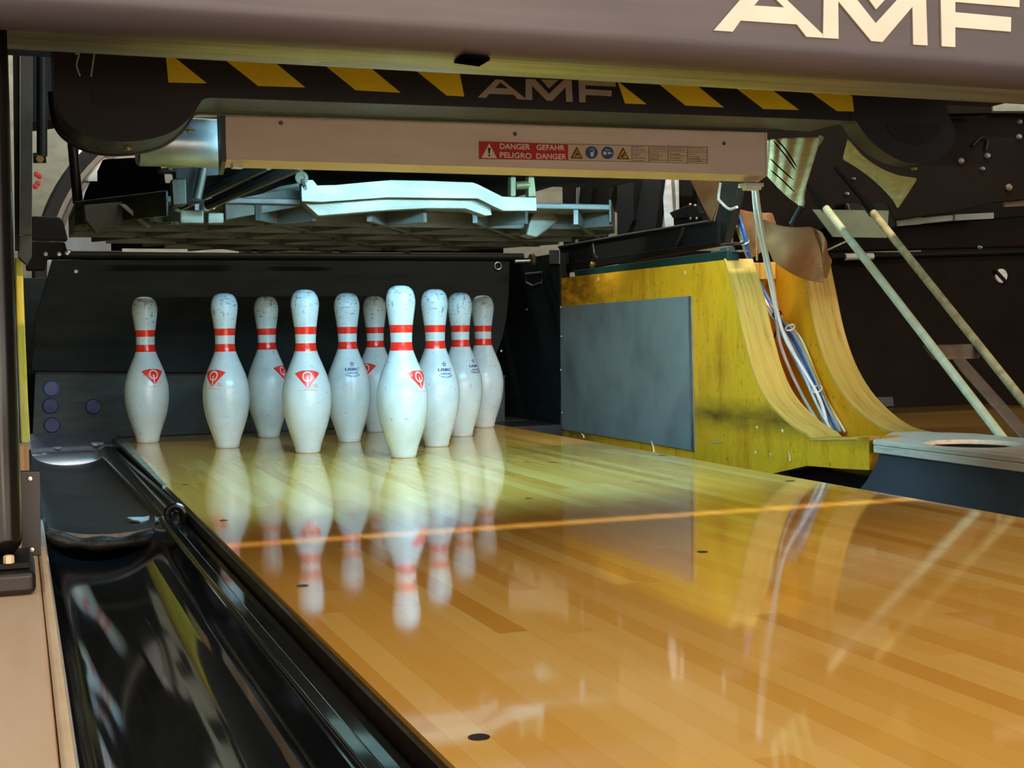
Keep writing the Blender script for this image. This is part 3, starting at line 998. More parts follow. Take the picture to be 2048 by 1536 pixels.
def z6(l):
    return [P(1400+a*.31641, b*.31641, y=YF) for a, b in l]
L_A = [(80, 195), (200, 203), (250, 133), (605, 157), (665, 235), (768, 242), (768, 220), (540, 0), (441, -100), (340, -106)]
H_A = [(335, 38), (525, 50), (416, -58)]
L_M = [(770.5, 242), (868, 248), (866, 10), (1075, 262), (1145, 268), (1335, 45), (1340, 284), (1430, 290), (1418, -72), (1310, -78), (1103, 150), (905, -100), (776, -106)]
T_M = [(994, -92), (1236, -80), (1105, 62)]
L_F = [(1520, 295), (1605, 300), (1605, 175), (1956, 203), (1958, 112), (1605, 80), (1605, 15), (2010, 48), (2012, -42), (1512, -68)]
v = (0, -0.0022, 0)
put('letter', G().solid(z6(L_A), v, [z6(H_A)]), 'letter', fa)
put('letter', G().solid(z6(L_M), v).solid(z6(T_M), v), 'letter', fa)
put('letter', G().solid(z6(L_F), v), 'letter', fa)
big = {k: z6(w) for k, w in (('A', L_A), ('HA', H_A), ('M', L_M), ('TM', T_M), ('F', L_F))}
bx0, bx1 = big['A'][0].x, max(p.x for p in big['F'])
bz0 = big['A'][0].z

# ================================================================== sweep cover with chevrons
YS = -0.80
sw = thing('sweep_cover', 'charcoal plastic machine cover with yellow chevrons and rounded lobes at both ends', 'cover', (0.05, YS, 0.7))
left = [(104, 40), (108, 154), (114, 205), (128, 239), (158, 263), (192, 277), (235, 283), (290, 280), (342, 265), (379, 237), (398, 210), (406, 199), (420, 195.5)]
right = [(1640, 239), (1712, 243), (1728, 266), (1755, 294), (1789, 316), (1821, 326), (1853, 325), (1880, 315), (1901, 297), (1911, 275), (1909, 255), (1897, 227), (1890, 180), (1885, 60)]
lo_l = spline(Q(left[1:], y=YS), 4)
outl = [P(104, 40, y=YS)] + lo_l + [P(1640, 239, y=YS), P(1700, 242, y=YS), P(1700, 56, y=YS)]
put('cover_shell', G().solid(outl, (0, 0.125, 0)), 'cover', sw, bevel=0.008, sharp=50, seg=3)
lob = [P(1701, 56, y=YS)] + spline(Q([(1701, 242)]+right[1:], y=YS), 4)
put('end_lobe', G().solid(lob, (0, 0.045, 0)), 'cover', sw, bevel=0.008, sharp=50, seg=3)
put('slot_mask_board', G().box((-1.10, -1.048, 0.775), (XR, -0.25, 0.787)), 'cover', sw)  # unseen, added: other side of the light slot, also stops stray light
# raised rear bead along the lower edge
bead = [p+Vector((0, 0.128, 0)) for p in outl[1:-2]]
put('rear_bead', G().tube([b+Vector((0, 0, 0.001)) for b in bead], 0.006, 8), 'cover', sw, sharp=80)
CH = [[(331.5, 111), (336.7, 165), (413.6, 166.8), (345, 112)], [(440, 113), (447.8, 118), (516, 172), (610, 175), (547, 123), (535, 112)],
      [(632, 120), (650, 131), (711, 180.5), (800.7, 185.5), (740.6, 135.7), (722, 122)], [(820, 132), (834, 143), (893, 191), (928, 193), (919, 147), (916, 132)],
      [(1232, 150), (1236, 166), (1249.6, 207), (1292.6, 208.6), (1236, 164)], [(1296, 150), (1316.8, 167), (1370.5, 211), (1447, 215), (1393, 171), (1368, 152)],
      [(1450, 158), (1469.6, 174), (1526.6, 218), (1597.8, 220), (1540.8, 178), (1516, 160)], [(1590, 160), (1616.7, 181), (1673.7, 222.4), (1707.5, 223), (1703.7, 193), (1689.5, 183.5), (1660, 162)]]
for c in CH:
    put('chevron', G().solid(Q(c, y=YS-0.0002), (0, -0.0012, 0)), 'chev', sw)
s0, s1 = P(955, 195, y=YS), P(1231, 190, y=YS)
k = (s1.x-s0.x)/(bx1-bx0)


def small(pts):
    return [Vector((s0.x+(p.x-bx0)*k, YS-0.0002, s0.z+(p.z-bz0)*k*0.92)) for p in pts]
put('letter', G().solid(small(big['A']), (0, -0.0012, 0), [small(big['HA'])]), 'letter2', sw)
put('letter', G().solid(small(big['M']), (0, -0.0012, 0)).solid(small(big['TM']), (0, -0.0012, 0)), 'letter2', sw)
put('letter', G().solid(small(big['F']), (0, -0.0012, 0)), 'letter2', sw)
rc = spline(Q([(1773, 248), (1800, 247), (1850, 250), (1878, 252), (1874, 270), (1850, 287), (1822, 289), (1795, 278), (1777, 262), (1773, 249)], y=YS-0.0003), 4)[:-1]
put('grip_recess', G().solid(rc, (0, -0.001, 0)), 'recess', sw)  # flat plate; the shade inside the recess is put into its colour
rc = Q([(183, 186), (318, 190), (318, 212), (300, 216), (200, 213), (183, 205)], y=YS-0.0003)
put('grip_recess', G().solid(rc, (0, -0.001, 0)), 'recess', sw, bevel=0.0003)
for q in ((256, 298), (381, 262), (1732, 294), (1829, 338)):
    p = P(q[0], q[1], y=YS+0.05)
    put('screw', G().lathe([(0.0062, 0.0), (0.0062, -0.003), (0.003, -0.004), (0.003, -0.002), (0, -0.002)], (p.x, p.y, p.z+0.002), 'z', 16), 'brass', sw)

# ================================================================== lamp housing with danger label
YH = -0.57
lh = thing('lamp_housing', 'pinkish beige lamp housing with red danger label above the pins', 'lamp housing', (0.05, YH, 0.62))
hl, hr = P(453, 310, y=YH).x, P(1530.5, 330, y=YH).x
zf0 = P(1000, 334.5, y=YH).z
zs0 = P(1000, 350, y=YH+0.03).z
ztop = 0.72
pf_ = [(YH, ztop), (YH, zf0), (YH+0.03, zs0), (YH+0.036, zs0+0.004), (YH+0.006, zf0+0.006), (YH+0.006, ztop)]
put('front_plate', G().solid([(hl, y, z) for y, z in pf_[:2]]+[(hl, y, z) for y, z in pf_[4:]], (hr-hl, 0, 0)), 'housing', lh, sharp=20)
put('lower_fold', G().solid([(hl, y, z) for y, z in [(YH-0.0002, zf0), (YH+0.03, zs0), (YH+0.036, zs0+0.004), (YH+0.006, zf0+0.006)]], (hr-hl, 0, 0)), 'housing_lip', lh)
put('top_plate', G().box((hl, YH+0.007, ztop-0.006), (hr, -0.36, ztop)), 'housing', lh)
put('end_cap', G().solid([(hl-0.008, y, z) for y, z in ((YH-0.002, ztop), (YH-0.002, zf0-0.004), (YH+0.035, zs0-0.012), (YH+0.05, ztop))], (0.007, 0, 0)), 'fascia', lh)
put('end_cap', G().solid([(hr+0.0005, y, z) for y, z in ((YH-0.001, ztop), (YH-0.001, zf0), (YH+0.035, zs0), (YH+0.10, ztop))], (0.004, 0, 0)), 'housing', lh)
for q in ((562, 246), (1030, 268), (1448, 287)):
    put('screw', screw_head(P(q[0], q[1], y=YH-0.0002), 0.0036, 'y', 0.002), 'cast_dark', lh)
p = P(1503, 371, y=YH+0.015)
put('cable_gland', G().box((p.x-0.021, YH+0.0, p.z-0.004), (p.x+0.019, YH+0.03, p.z+0.004)).box((p.x-0.015, YH+0.004, p.z-0.009), (p.x+0.016, YH+0.026, p.z-0.003)), 'tie', lh, bevel=0.002)
p = P(470, 331, y=YH+0.02)
put('end_clip', G().box((p.x-0.006, YH+0.01, p.z-0.005), (p.x+0.014, YH+0.03, p.z+0.005)), 'tie', lh, bevel=0.002)
YT = YH+0.060
put('lamp_tube', G().tube([(hl+0.04, YT, zf0+0.036), (hr-0.04, YT, zf0+0.036)], 0.008, 14), 'tube_glass', lh)

lab = put('danger_label', G().solid(Q([(957, 282.5), (1416, 295.5), (1415, 327.5), (957, 318)], y=YH-0.0003), (0, -0.0005, 0)), 'label_cream', lh)
yl = YH-0.0008
lpts = {}


def lq(zx, zy):      # label zoom -> room
    return P(930+zx*.26855, 120+zy*.26855, y=yl)


def lsolid(name, zpts, mat, d=0.0004, dy=0.0, holes=()):
    off = Vector((0, dy, 0))
    return put(name, G().solid([lq(a, b)+off for a, b in zpts], (0, -d, 0), [[lq(a, b)+off for a, b in h] for h in holes]), mat, lab)


def ltext(name, s, c00, c10, c01, mat, dy=-0.0004, d=0.0003, bold=0.0):
    """text stretched on the label: lower-left, lower-right, upper-left corners in the label zoom"""
    vs, fs = text_geo(s)
    A, B, C = (lq(*c) for c in (c00, c10, c01))
    off = Vector((0, dy, 0))
    g = G()
    offs = [(0, 0)] if not bold else [(-bold, 0), (bold, 0), (0, bold), (0, -bold)]
    for n_, (ou, ow) in enumerate(offs):
        g.add([A+(B-A)*u+(C-A)*w+off+Vector((ou, -0.00002*n_, ow)) for u, w in vs], fs)
    return put(name, g, mat, lab, sharp=180)
lsolid('red_panel', [(103, 605), (766, 627), (767, 747), (104, 738)], 'label_red')
lsolid('warning_triangle', [(179, 622), (237, 732), (122, 729)], 'label_white', dy=-0.0004)
lsolid('exclamation', [(168, 655), (190, 656), (183, 700), (175, 700)], 'label_ink', dy=-0.0008)
lsolid('exclamation', [(172, 706), (186, 706), (186, 718), (172, 718)], 'label_ink', dy=-0.0008)
ltext('label_word', 'DANGER', (260, 662), (482, 668), (260, 622), 'label_white', bold=0.00045)
ltext('label_word', 'GEFAHR', (532, 670), (740, 674), (532, 631), 'label_white', bold=0.00045)
ltext('label_word', 'PELIGRO', (260, 726), (494, 735), (260, 686), 'label_white', bold=0.00045)
ltext('label_word', 'DANGER', (532, 735), (752, 740), (532, 696), 'label_white', bold=0.00045)


def frame_line(a, b, w=2.2):
    lsolid('rule_line', [(a[0], a[1]), (b[0], b[1]), (b[0]+(w if a[0] == b[0] or abs(a[0]-b[0]) < 8 else 0), b[1]+(0 if abs(a[0]-b[0]) < 8 else w)), (a[0]+(w if abs(a[0]-b[0]) < 8 else 0), a[1]+(0 if abs(a[0]-b[0]) < 8 else w))], 'label_ink', dy=-0.0002)
frame_line((766, 627), (1805, 648)); frame_line((766, 747), (1803, 771))
for x in (1242, 1367, 1510, 1654, 1803):
    frame_line((x, 636+(x-1242)*.021), (x-1, 757+(x-1242)*.024))
for x0, x1, y in ((1370, 1510, 680), (1512, 1654, 683), (1656, 1803, 686), (1370, 1510, 746), (1512, 1654, 712), (1656, 1803, 740), (1246, 1366, 684)):
    frame_line((x0, y), (x1, y+2), 1.6)


def pict_tri(cx, cy, figure):
    lsolid('pictogram', [(cx-46, cy+40), (cx, cy-46), (cx+46, cy+43)], 'label_ink', dy=-0.0004)
    lsolid('pictogram', [(cx-34, cy+33), (cx, cy-31), (cx+34, cy+35)], 'label_yellow', dy=-0.0008)
    for f in figure:
        lsolid('pictogram', [(cx+a, cy+b) for a, b in f], 'label_ink', dy=-0.0012)


def pict_disc(cx, cy, marks):
    lsolid('pictogram', circ(cx, cy, 46, 32), 'label_blue', dy=-0.0004)
    for f in marks:
        lsolid('pictogram', [(cx+a, cy+b) for a, b in f], 'label_white', dy=-0.0008)
pict_tri(832, 692, [[(-2, -14), (6, -14), (6, -6), (-2, -6)], [(-16, 0), (16, 4), (16, 8), (-16, 5)], [(-4, 2), (6, 3), (12, 16), (22, 26), (14, 28), (2, 14), (-14, 28), (-20, 24), (-6, 12)]])
pict_tri(1176, 697, [[(-22, 28), (-8, 8), (8, 20), (-4, 28)], [(-6, 4), (14, -12), (18, -8), (2, 10)], [(4, 14), (20, 8), (20, 12), (10, 18)]])
ringo = [(16*cos(q)+2, -14+16*sin(q)) for q in [PI+PI*i/10 for i in range(11)]]
ringi = [(11*cos(q)+2, -14+11*sin(q)) for q in [2*PI-PI*i/10 for i in range(11)]]
pict_disc(942, 690, [ringo+ringi, [(-10, -4), (16, -4), (14, 26), (2, 32), (-8, 24)], [(12, -14), (18, -14), (16, 2), (12, 2)]])
pict_disc(1061, 692, [[(-34, -10), (-8, -10), (-8, 14), (-34, 14)], [(2, -8), (18, -6), (22, 2), (18, 10), (2, 12)], [(20, 0), (36, -2), (36, 6), (20, 6)], [(-18, -28), (14, -22), (14, -17), (-18, -23)]])
rnd = random.Random(3)
for cx, wmax, rows_ in ((1252, 100, ((640, 'Hazard of'), (662, 'Crush Areas'), (692, 'Lockout'), (708, 'Tagout'), (724, 'before Work'), (742, 'on machine'))),
                        (1378, 118, ((644, 'Atencion, zona'), (660, 'de aplastamiento'), (690, 'Bloquear'), (706, 'Desconectar'), (722, 'antes de'), (736, 'trabajar'))),
                        (1520, 118, ((648, 'Quetschstelle'), (664, 'Gefahrenbereich'), (694, 'Abschalten'), (722, 'Stromzufuhr'), (740, 'unterbrechen'))),
                        (1662, 125, ((652, 'Zone de danger'), (668, "risque d'ecraser"), (696, 'Couper'), (712, 'le courant'), (728, 'verrouiller'), (748, 'avant travaux')))):
    for yy, s in rows_:
        h = 11
        w = min(wmax, len(s)*8.2)
        ltext('small_print', s, (cx, yy+h), (cx+w, yy+h+1), (cx, yy), 'label_ink')

# ================================================================== pinsetting table over the pins
tb = thing('pin_table', 'cast aluminium pin table with ribbed underside hanging over the pins', 'machine table', (0, 0.4, 0.55))
ZT = 0.535
plan = [(-0.50, -0.10), (0.45, -0.11), (0.60, 0.20), (0.58, 0.62), (0.30, 0.98), (-0.30, 0.98), (-0.66, 0.52), (-0.66, 0.16)]
put('deck_plate', G().solid([(x, y, ZT) for x, y in plan], (0, 0, 0.012)), 'cast_dark', tb, bevel=0.004)


def inside(x, y):
    c = False
    n = len(plan)
    for i in range(n):
        (x0, y0), (x1, y1) = plan[i], plan[(i+1) % n]
        if (y0 > y) != (y1 > y) and x < (x1-x0)*(y-y0)/(y1-y0)+x0:
            c = not c
    return c


def clip(p, d):
    """longest run of the line p+t*d inside the plan"""
    ts = [t*0.01 for t in range(-150, 151) if inside(p[0]+d[0]*t*0.01, p[1]+d[1]*t*0.01)]
    return (min(ts), max(ts)) if ts else None
nrib = 0
for ang in (0, 60, 120):
    d = (cos(math.radians(ang)), sin(math.radians(ang)))
    nrm = (-d[1], d[0])
    for kk in range(-7, 9):
        s = kk*0.20+0.03
        p = (nrm[0]*s, 0.40+nrm[1]*s)
        t = clip(p, d)
        if not t or t[1]-t[0] < 0.12:
            continue
        a, b = Vector((p[0]+d[0]*t[0], p[1]+d[1]*t[0], 0)), Vector((p[0]+d[0]*t[1], p[1]+d[1]*t[1], 0))
        w = Vector((nrm[0], nrm[1], 0))*0.005
        h0 = 0.503
        g = G().solid([(a-w)+Vector((0, 0, h0)), (b-w)+Vector((0, 0, h0)), (b+w)+Vector((0, 0, h0)), (a+w)+Vector((0, 0, h0))], (0, 0, ZT-h0-0.0005))
        put('rib', g, 'cast_dark', tb)
        nrib += 1
for i in (1, 2, 6, 7):
    a, b = Vector((*plan[i], 0)), Vector((*plan[(i+1) % len(plan)], 0))
    nn = Vector((-(b-a).y, (b-a).x, 0)).normalized()*0.006
    g = G().solid([a+Vector((0, 0, 0.508)), b+Vector((0, 0, 0.508)), b+nn+Vector((0, 0, 0.508)), a+nn+Vector((0, 0, 0.508))], (0, 0, 0.05))
    put('rim', g, 'cast_olive', tb, bevel=0.002)


def z2(l, y):
    return [P(600+a*.29297, 80+b*.29297, y=y) for a, b in l]
YA = -0.16
up_ = [(8, 1000), (35, 955), (88, 955), (118, 992), (240, 990), (430, 972), (620, 956), (900, 962), (1180, 972), (1215, 985), (1380, 1068), (1450, 1072), (1612, 1075), (1616, 1165), (1390, 1166), (1330, 1140), (1215, 1082), (600, 1074), (150, 1106), (12, 1102)]
put('front_arm', G().solid(z2(up_, YA), (0, 0.02, 0)), 'cast', tb, bevel=0.004)
lo_ = [(18, 1106), (150, 1110), (600, 1078), (1215, 1086), (1300, 1140), (1312, 1195), (1262, 1200), (1130, 1152), (860, 1150), (620, 1162), (330, 1185), (150, 1200), (118, 1196)]
put('arm_flange', G().solid(z2(lo_, YA+0.022), (0, 0.035, 0)), 'cast', tb, bevel=0.006)
# clevis at the right end, bolt heads, left bright pads
g = G().solid(z2([(1440, 930), (1475, 930), (1475, 1072), (1440, 1072)], YA+0.002), (0, 0.02, 0)).solid(z2([(1560, 930), (1600, 930), (1614, 1074), (1560, 1074)], YA+0.002), (0, 0.02, 0))
put('clevis', g, 'brass_cast', tb, bevel=0.003)
put('clevis_pin', G().tube([z2([(1470, 995)], YA+0.01)[0], z2([(1565, 990)], YA+0.01)[0]], 0.009, 14), 'brass_cast', tb)
pl = [P(381, 420, y=-0.02), P(409, 420, y=-0.02), P(409, 447, y=-0.02), P(381, 447, y=-0.02)]
put('bright_pad', G().solid(Q([(359, 420), (408, 420), (408, 447), (359, 446)], y=-0.13), (0, 0.02, 0)), 'cast', tb, bevel=0.003)
put('bright_pad', G().solid(Q([(415, 425), (448, 425), (448, 447), (415, 447)], y=-0.13), (0, 0.02, 0)), 'cast', tb, bevel=0.003)
put('side_wing', G().solid(Q([(165, 410), (346, 394), (352, 452), (230, 455), (190, 468), (168, 440)], y=0.02), (0, 0.02, 0)), 'cast_olive', tb, bevel=0.005)
for l in (((237, 411), (248, 411), (300, 455), (292, 459)), ((297, 404), (306, 404), (346, 442), (342, 448))):
    put('gusset', G().solid(Q(l, y=0.02), (0, -0.03, 0)), 'cast_dark', tb, bevel=0.001)
put('bolt_stud', G().tube([P(604, 360, y=-0.17), P(611, 377, y=-0.20)], 0.004, 10), 'galv', tb)
put('washer', G().lathe([(0.013, 0), (0.013, -0.003), (0.006, -0.004), (0.006, -0.001), (0.0, -0.001)], P(603, 356, y=-0.172), 'y', 20), 'brass_cast', tb)
rt = [(1615, 1135), (1680, 1135), (1720, 1160), (1775, 1215), (1740, 1260), (1690, 1300), (1620, 1350), (1540, 1330), (1560, 1250)]
put('end_bracket', G().solid(z2(rt, 0.0), (0, 0.05, 0)), 'cast', tb, bevel=0.008)
put('cross_channel', G().solid(Q([(414, 447), (600, 397), (600, 365), (560, 372), (449, 418), (414, 430)], y=-0.05), (0, 0.03, 0)), 'cast_olive', tb, bevel=0.003)
put('front_rail', G().solid(Q([(448, 402), (602, 372), (604, 412), (450, 440)], y=-0.09), (0, 0.02, 0)), 'cast_olive', tb, bevel=0.003)
put('bolt_head', screw_head(P(426, 414, y=-0.132), 0.0055, 'y', 0.004), 'screw', tb)
put('bolt_head', screw_head(P(356, 416, y=-0.132), 0.0055, 'y', 0.004), 'screw', tb)

# two dark diagonal tubes over the table
for nm, a, b, lb in (('tube', (358, 413), (535, 330), 'dark diagonal tube, left one of the pair above the pin table'), ('tube', (412, 412), (600, 332), 'dark diagonal tube, right one of the pair above the pin table')):
    pa, pb = P(*a, y=-0.16), P(*b, y=-0.36)
    rt_ = thing('push_tube', lb, 'tube', (pa+pb)/2, 'dark tubes over the pin table')
    put('tube', G().tube([pa, pb], 0.010, 14), 'gloss_black', rt_)
    put('ball_joint', G().lathe([(0.0, -0.012), (0.009, -0.008), (0.012, 0), (0.009, 0.008), (0, 0.012)], pa, 'z', 14), 'galv', rt_)

# galvanised drum left of the lamp housing
pd = P(447, 280, y=-0.42)
g = G()
rad = 0.042
g.lathe([(0.0, -0.12), (rad-0.004, -0.12), (rad, -0.116), (rad, 0.03), (0, 0.03)], (hl-0.012, -0.44, P(420, 287, y=-0.44).z), 'x', 36)
o = put('motor_drum', g, 'galv', None, loc=(hl-0.06, -0.44, 0.62))
tag(o, 'shiny galvanised drum beside the left end of the pinkish lamp housing', 'motor')
o = thing('gear_bracket', 'x', 'bracket', P(370, 350, y=-0.28))
put('bracket_plate', G().solid(Q([(318, 320), (440, 310), (440, 350), (408, 352), (404, 405), (352, 408), (348, 345), (318, 345)], y=-0.26), (0, 0.03, 0)), 'iron', o, 0.004)
put('cast_block', G().solid(Q([(342, 358), (372, 356), (374, 410), (346, 412)], y=-0.30), (0, 0.03, 0)), 'cast_olive', o, 0.004)
put('vertical_pipe', G().tube(Q([(410, 322), (404, 352), (394, 398)], y=-0.29), 0.008, 12), 'cast_olive', o)
put('shaft', G().tube(Q([(322, 333), (372, 332)], y=-0.29), 0.0035, 10), 'brass', o)
put('shaft_nut', G().lathe([(0.008, -0.004), (0.008, 0.004)], P(340, 333, y=-0.29), 'x', 6), 'brass_cast', o)
tag(o, 'dark olive bracket under the galvanised drum', 'bracket')
g = G().solid(Q([(204, 318), (325, 312), (335, 395), (170, 398), (180, 362), (204, 362)], y=0.45), (0, 0.20, 0))
o = put('motor_box', g, 'void', None, 0.006, loc=P(250, 360, y=0.5))
tag(o, 'black machine box above the left wing of the pin table', 'box')
g = G().box((-0.47, -0.26, 0.60), (0.52, 0.05, 0.66)).box((-0.40, 0.05, 0.62), (0.45, 0.7, 0.70))
o = put('table_carriage', g, 'iron', None, 0.006, loc=(0.05, 0.0, 0.63))
tag(o, 'black carriage beam above the bright cast arm of the pin table', 'beam')

# ================================================================== elevator wheel
YW = 1.85
wc = P(436, 556, y=YW)
R0 = (P(70, 480, y=YW)-wc).length
wh = thing('elevator_wheel', 'big grey wheel with black tyre behind the machine at left', 'wheel', (wc.x, YW, wc.z))
put('tyre', G().lathe([(R0-0.045, -0.05), (R0-0.01, -0.06), (R0, -0.04), (R0, 0.06), (R0-0.045, 0.06)], wc, 'y', 96, True), 'tyre', wh, sharp=50)
put('rim', G().lathe([(R0-0.066, -0.028), (R0-0.060, -0.046), (R0-0.0455, -0.05), (R0-0.0455, 0.05), (R0-0.066, 0.05)], wc, 'y', 96, True), 'rim', wh, sharp=50)
put('disc', G().lathe([(0.03, -0.018), (R0-0.0665, -0.018), (R0-0.0665, 0.02), (0.03, 0.02)], wc, 'y', 96, True), 'disc', wh)
hp = P(182, 330, y=YW-0.02)
put('hub_plate', G().lathe([(0.062, 0), (0.062, -0.010), (0.05, -0.016), (0, -0.018)], (hp.x, YW-0.0185, hp.z), 'y', 6), 'alu', wh)

sh = put('dark_gap_sheet', G().box((-0.50, 1.50, 0.40), (0.78, 1.52, 0.75)), 'void', None, loc=(0.1, 1.5, 0.5))  # black sheet added to make the gap above the curtain dark
tag(sh, 'black sheet added for the darkness between the pin table and the curtain bar', 'dark sheet')
# ================================================================== left machine frame
def bar(name, l, y, d, mat, label, cat, bevel=0.001, group=None, parent=None):
    g = G().solid(Q(l, y=y), (0, d, 0))
    if parent:
        return put(name, g, mat, parent, bevel)
    c = sum(Q(l, y=y), Vector())/len(l)
    o = put(name, g, mat, None, bevel, loc=c)
    return tag(o, label, cat, group)
lf = thing('left_machine_frame', 'olive-grey steel upright with black brackets, rods and gear housing at upper left', 'machine frame', P(53, 470, y=-0.05))
bar('upright', ((41, 60), (66, 62), (64, 470), (40, 468)), -0.05, 0.02, 'iron_olive', '', '', parent=lf)
bar('flange', ((25, 60), (40, 60), (39.5, 500), (30, 500)), -0.04, 0.03, 'iron', '', '', parent=lf)
rd = put('hanging_rod', G().tube([P(84, 70, y=0.0), P(84, 312, y=0.0)], 0.010, 12), 'iron', lf)
put('cross_bolt', G().tube([P(66, 316, y=0.0), P(92, 316, y=0.0)], 0.010, 12), 'iron', rd)
put('nut', G().lathe([(0.0075, 0), (0.0075, 0.006), (0, 0.007)], P(80, 318, y=-0.016), 'y', 6), 'brass', rd)
bar('gear_housing', ((64, 85), (148, 85), (142, 120), (120, 145), (112, 240), (64, 246), (64, 155)), 0.10, 0.12, 'iron', '', '', parent=lf)
put('lift_rod', G().tube([P(144, 275, y=0.6), P(156, 407, y=0.6)], 0.012, 12), 'gloss_black', lf)
bar('lower_bracket', ((64, 432), (118, 434), (126, 440), (136, 480), (60, 478)), 0.05, 0.06, 'iron', '', '', 0.003, parent=lf)
rc_ = put('pivot_block', G().solid(Q([(60, 482), (130, 484), (136, 512), (96, 516), (90, 540), (52, 540), (52, 500)], y=0.6), (0, 0.06, 0)), 'iron', lf, bevel=0.004)
for q in ((91, 508), (118, 508), (134, 506), (137, 502)):
    put('bolt', screw_head(P(q[0], q[1], y=0.6), 0.006, 'y', 0.006), 'galv', rc_)
bar('foot_angle', ((36, 470), (64, 470), (64, 512), (54, 530), (36, 514)), -0.02, 0.05, 'iron_olive', '', '', 0.002, parent=lf)
for l in (((151, 108), (158, 108), (153, 130), (160, 152)), ((190, 98), (186, 125), (182, 153))):
    pts = spline(Q(l, y=-0.82), 4)
    put('wire', G().tube(pts, 0.0012, 6), 'alu', lf)
bar('top_strip', ((244, 497), (478, 499), (478, 506), (244, 504)), 1.10, 0.01, 'alu', '', '', parent=cur)
bar('top_strip', ((560, 501), (678, 503), (678, 506), (560, 505)), 1.10, 0.01, 'brass_cast', '', '', parent=cur)

# ================================================================== frame above the right board
def barx(name, l, x, d, mat, label, cat, bevel=0.001, group=None, parent=None):
    g = G().solid(Q(l, x=x), (d, 0, 0))
    if parent:
        o = put(name, g, mat, parent, bevel)
        if mat in ('alu', 'galv', 'tan_cloth'):
            o['label'] = label
        return o
    c = sum(Q(l, x=x), Vector())/len(l)
    o = put(name, g, mat, None, bevel, loc=c)
    return tag(o, label, cat, group)
fr_ = thing('right_machine_frame', 'black steel frame of channel, uprights and slanted bars standing on the yellow side board', 'machine frame', P(1290, 530, x=0.79))
put('channel', G().solid(Q([(1118, 492), (1250, 470), (1418, 442), (1434, 442), (1434, 484), (1300, 506), (1195, 518), (1118, 532)], x=0.800), (0.01, 0, 0)), 'iron', fr_, bevel=0.001)
put('lower_flange', G().solid(Q([(1195, 517), (1433, 483), (1433, 492), (1150, 541), (1118, 548), (1118, 529)], x=0.790), (0.02, 0, 0)), 'machine', fr_, bevel=0.001)
put('top_flange', G().tube(Q([(1118, 494), (1250, 470), (1418, 443)], x=0.795), 0.004, 8), 'softblack', fr_)
for l in ([(1368, 452), (1364, 470), (1354, 492)], [(1186, 487), (1190, 510), (1198, 517)]):
    put('weld_rib', G().tube(spline(Q(l, x=0.797), 4), 0.005, 8), 'softblack', fr_)
put('bolt_head', G().lathe([(0.010, 0), (0.010, -0.006), (0.006, -0.010), (0, -0.010)], P(1187, 530, x=0.790), 'x', 16), 'brass', fr_)
put('green_rail', G().solid(Q(((1148, 541), (1455, 501), (1455, 520), (1150, 554)), x=0.776), (0.03, 0, 0)), 'green', fr_, bevel=0.001)
jb = put('levelling_nut', G().box(P(1439, 503, x=0.79), P(1455, 494, x=0.79)+Vector((0.02, 0, 0))), 'galv', fr_, bevel=0.001)
put('washer_plate', G().solid(Q([(1422, 502), (1474, 500), (1474, 503), (1422, 506)], x=0.785), (0.03, 0, 0)), 'galv', jb)
put('head_block', G().box(P(1440, 492, x=0.785), P(1467, 484, x=0.785)+Vector((0.03, 0, 0))), 'iron_olive', jb, bevel=0.002)
put('clamp_plate', G().solid(Q(((1098, 500), (1118, 500), (1118, 528), (1098, 528)), x=XK-0.008), (0.004, 0, 0)), 'galv', ep, bevel=0.001)
kz = put('latch_knob', G().lathe([(0.0, -0.006), (0.020, -0.006), (0.024, 0), (0.020, 0.006), (0, 0.006)], P(1064, 521, y=1.10), 'x', 20), 'brass_cast', cur)
put('spindle', G().tube([P(1030, 523, y=1.10), P(1060, 522, y=1.10)], 0.006, 10), 'galv', kz)
DG = 'machine frame bars above the right board'
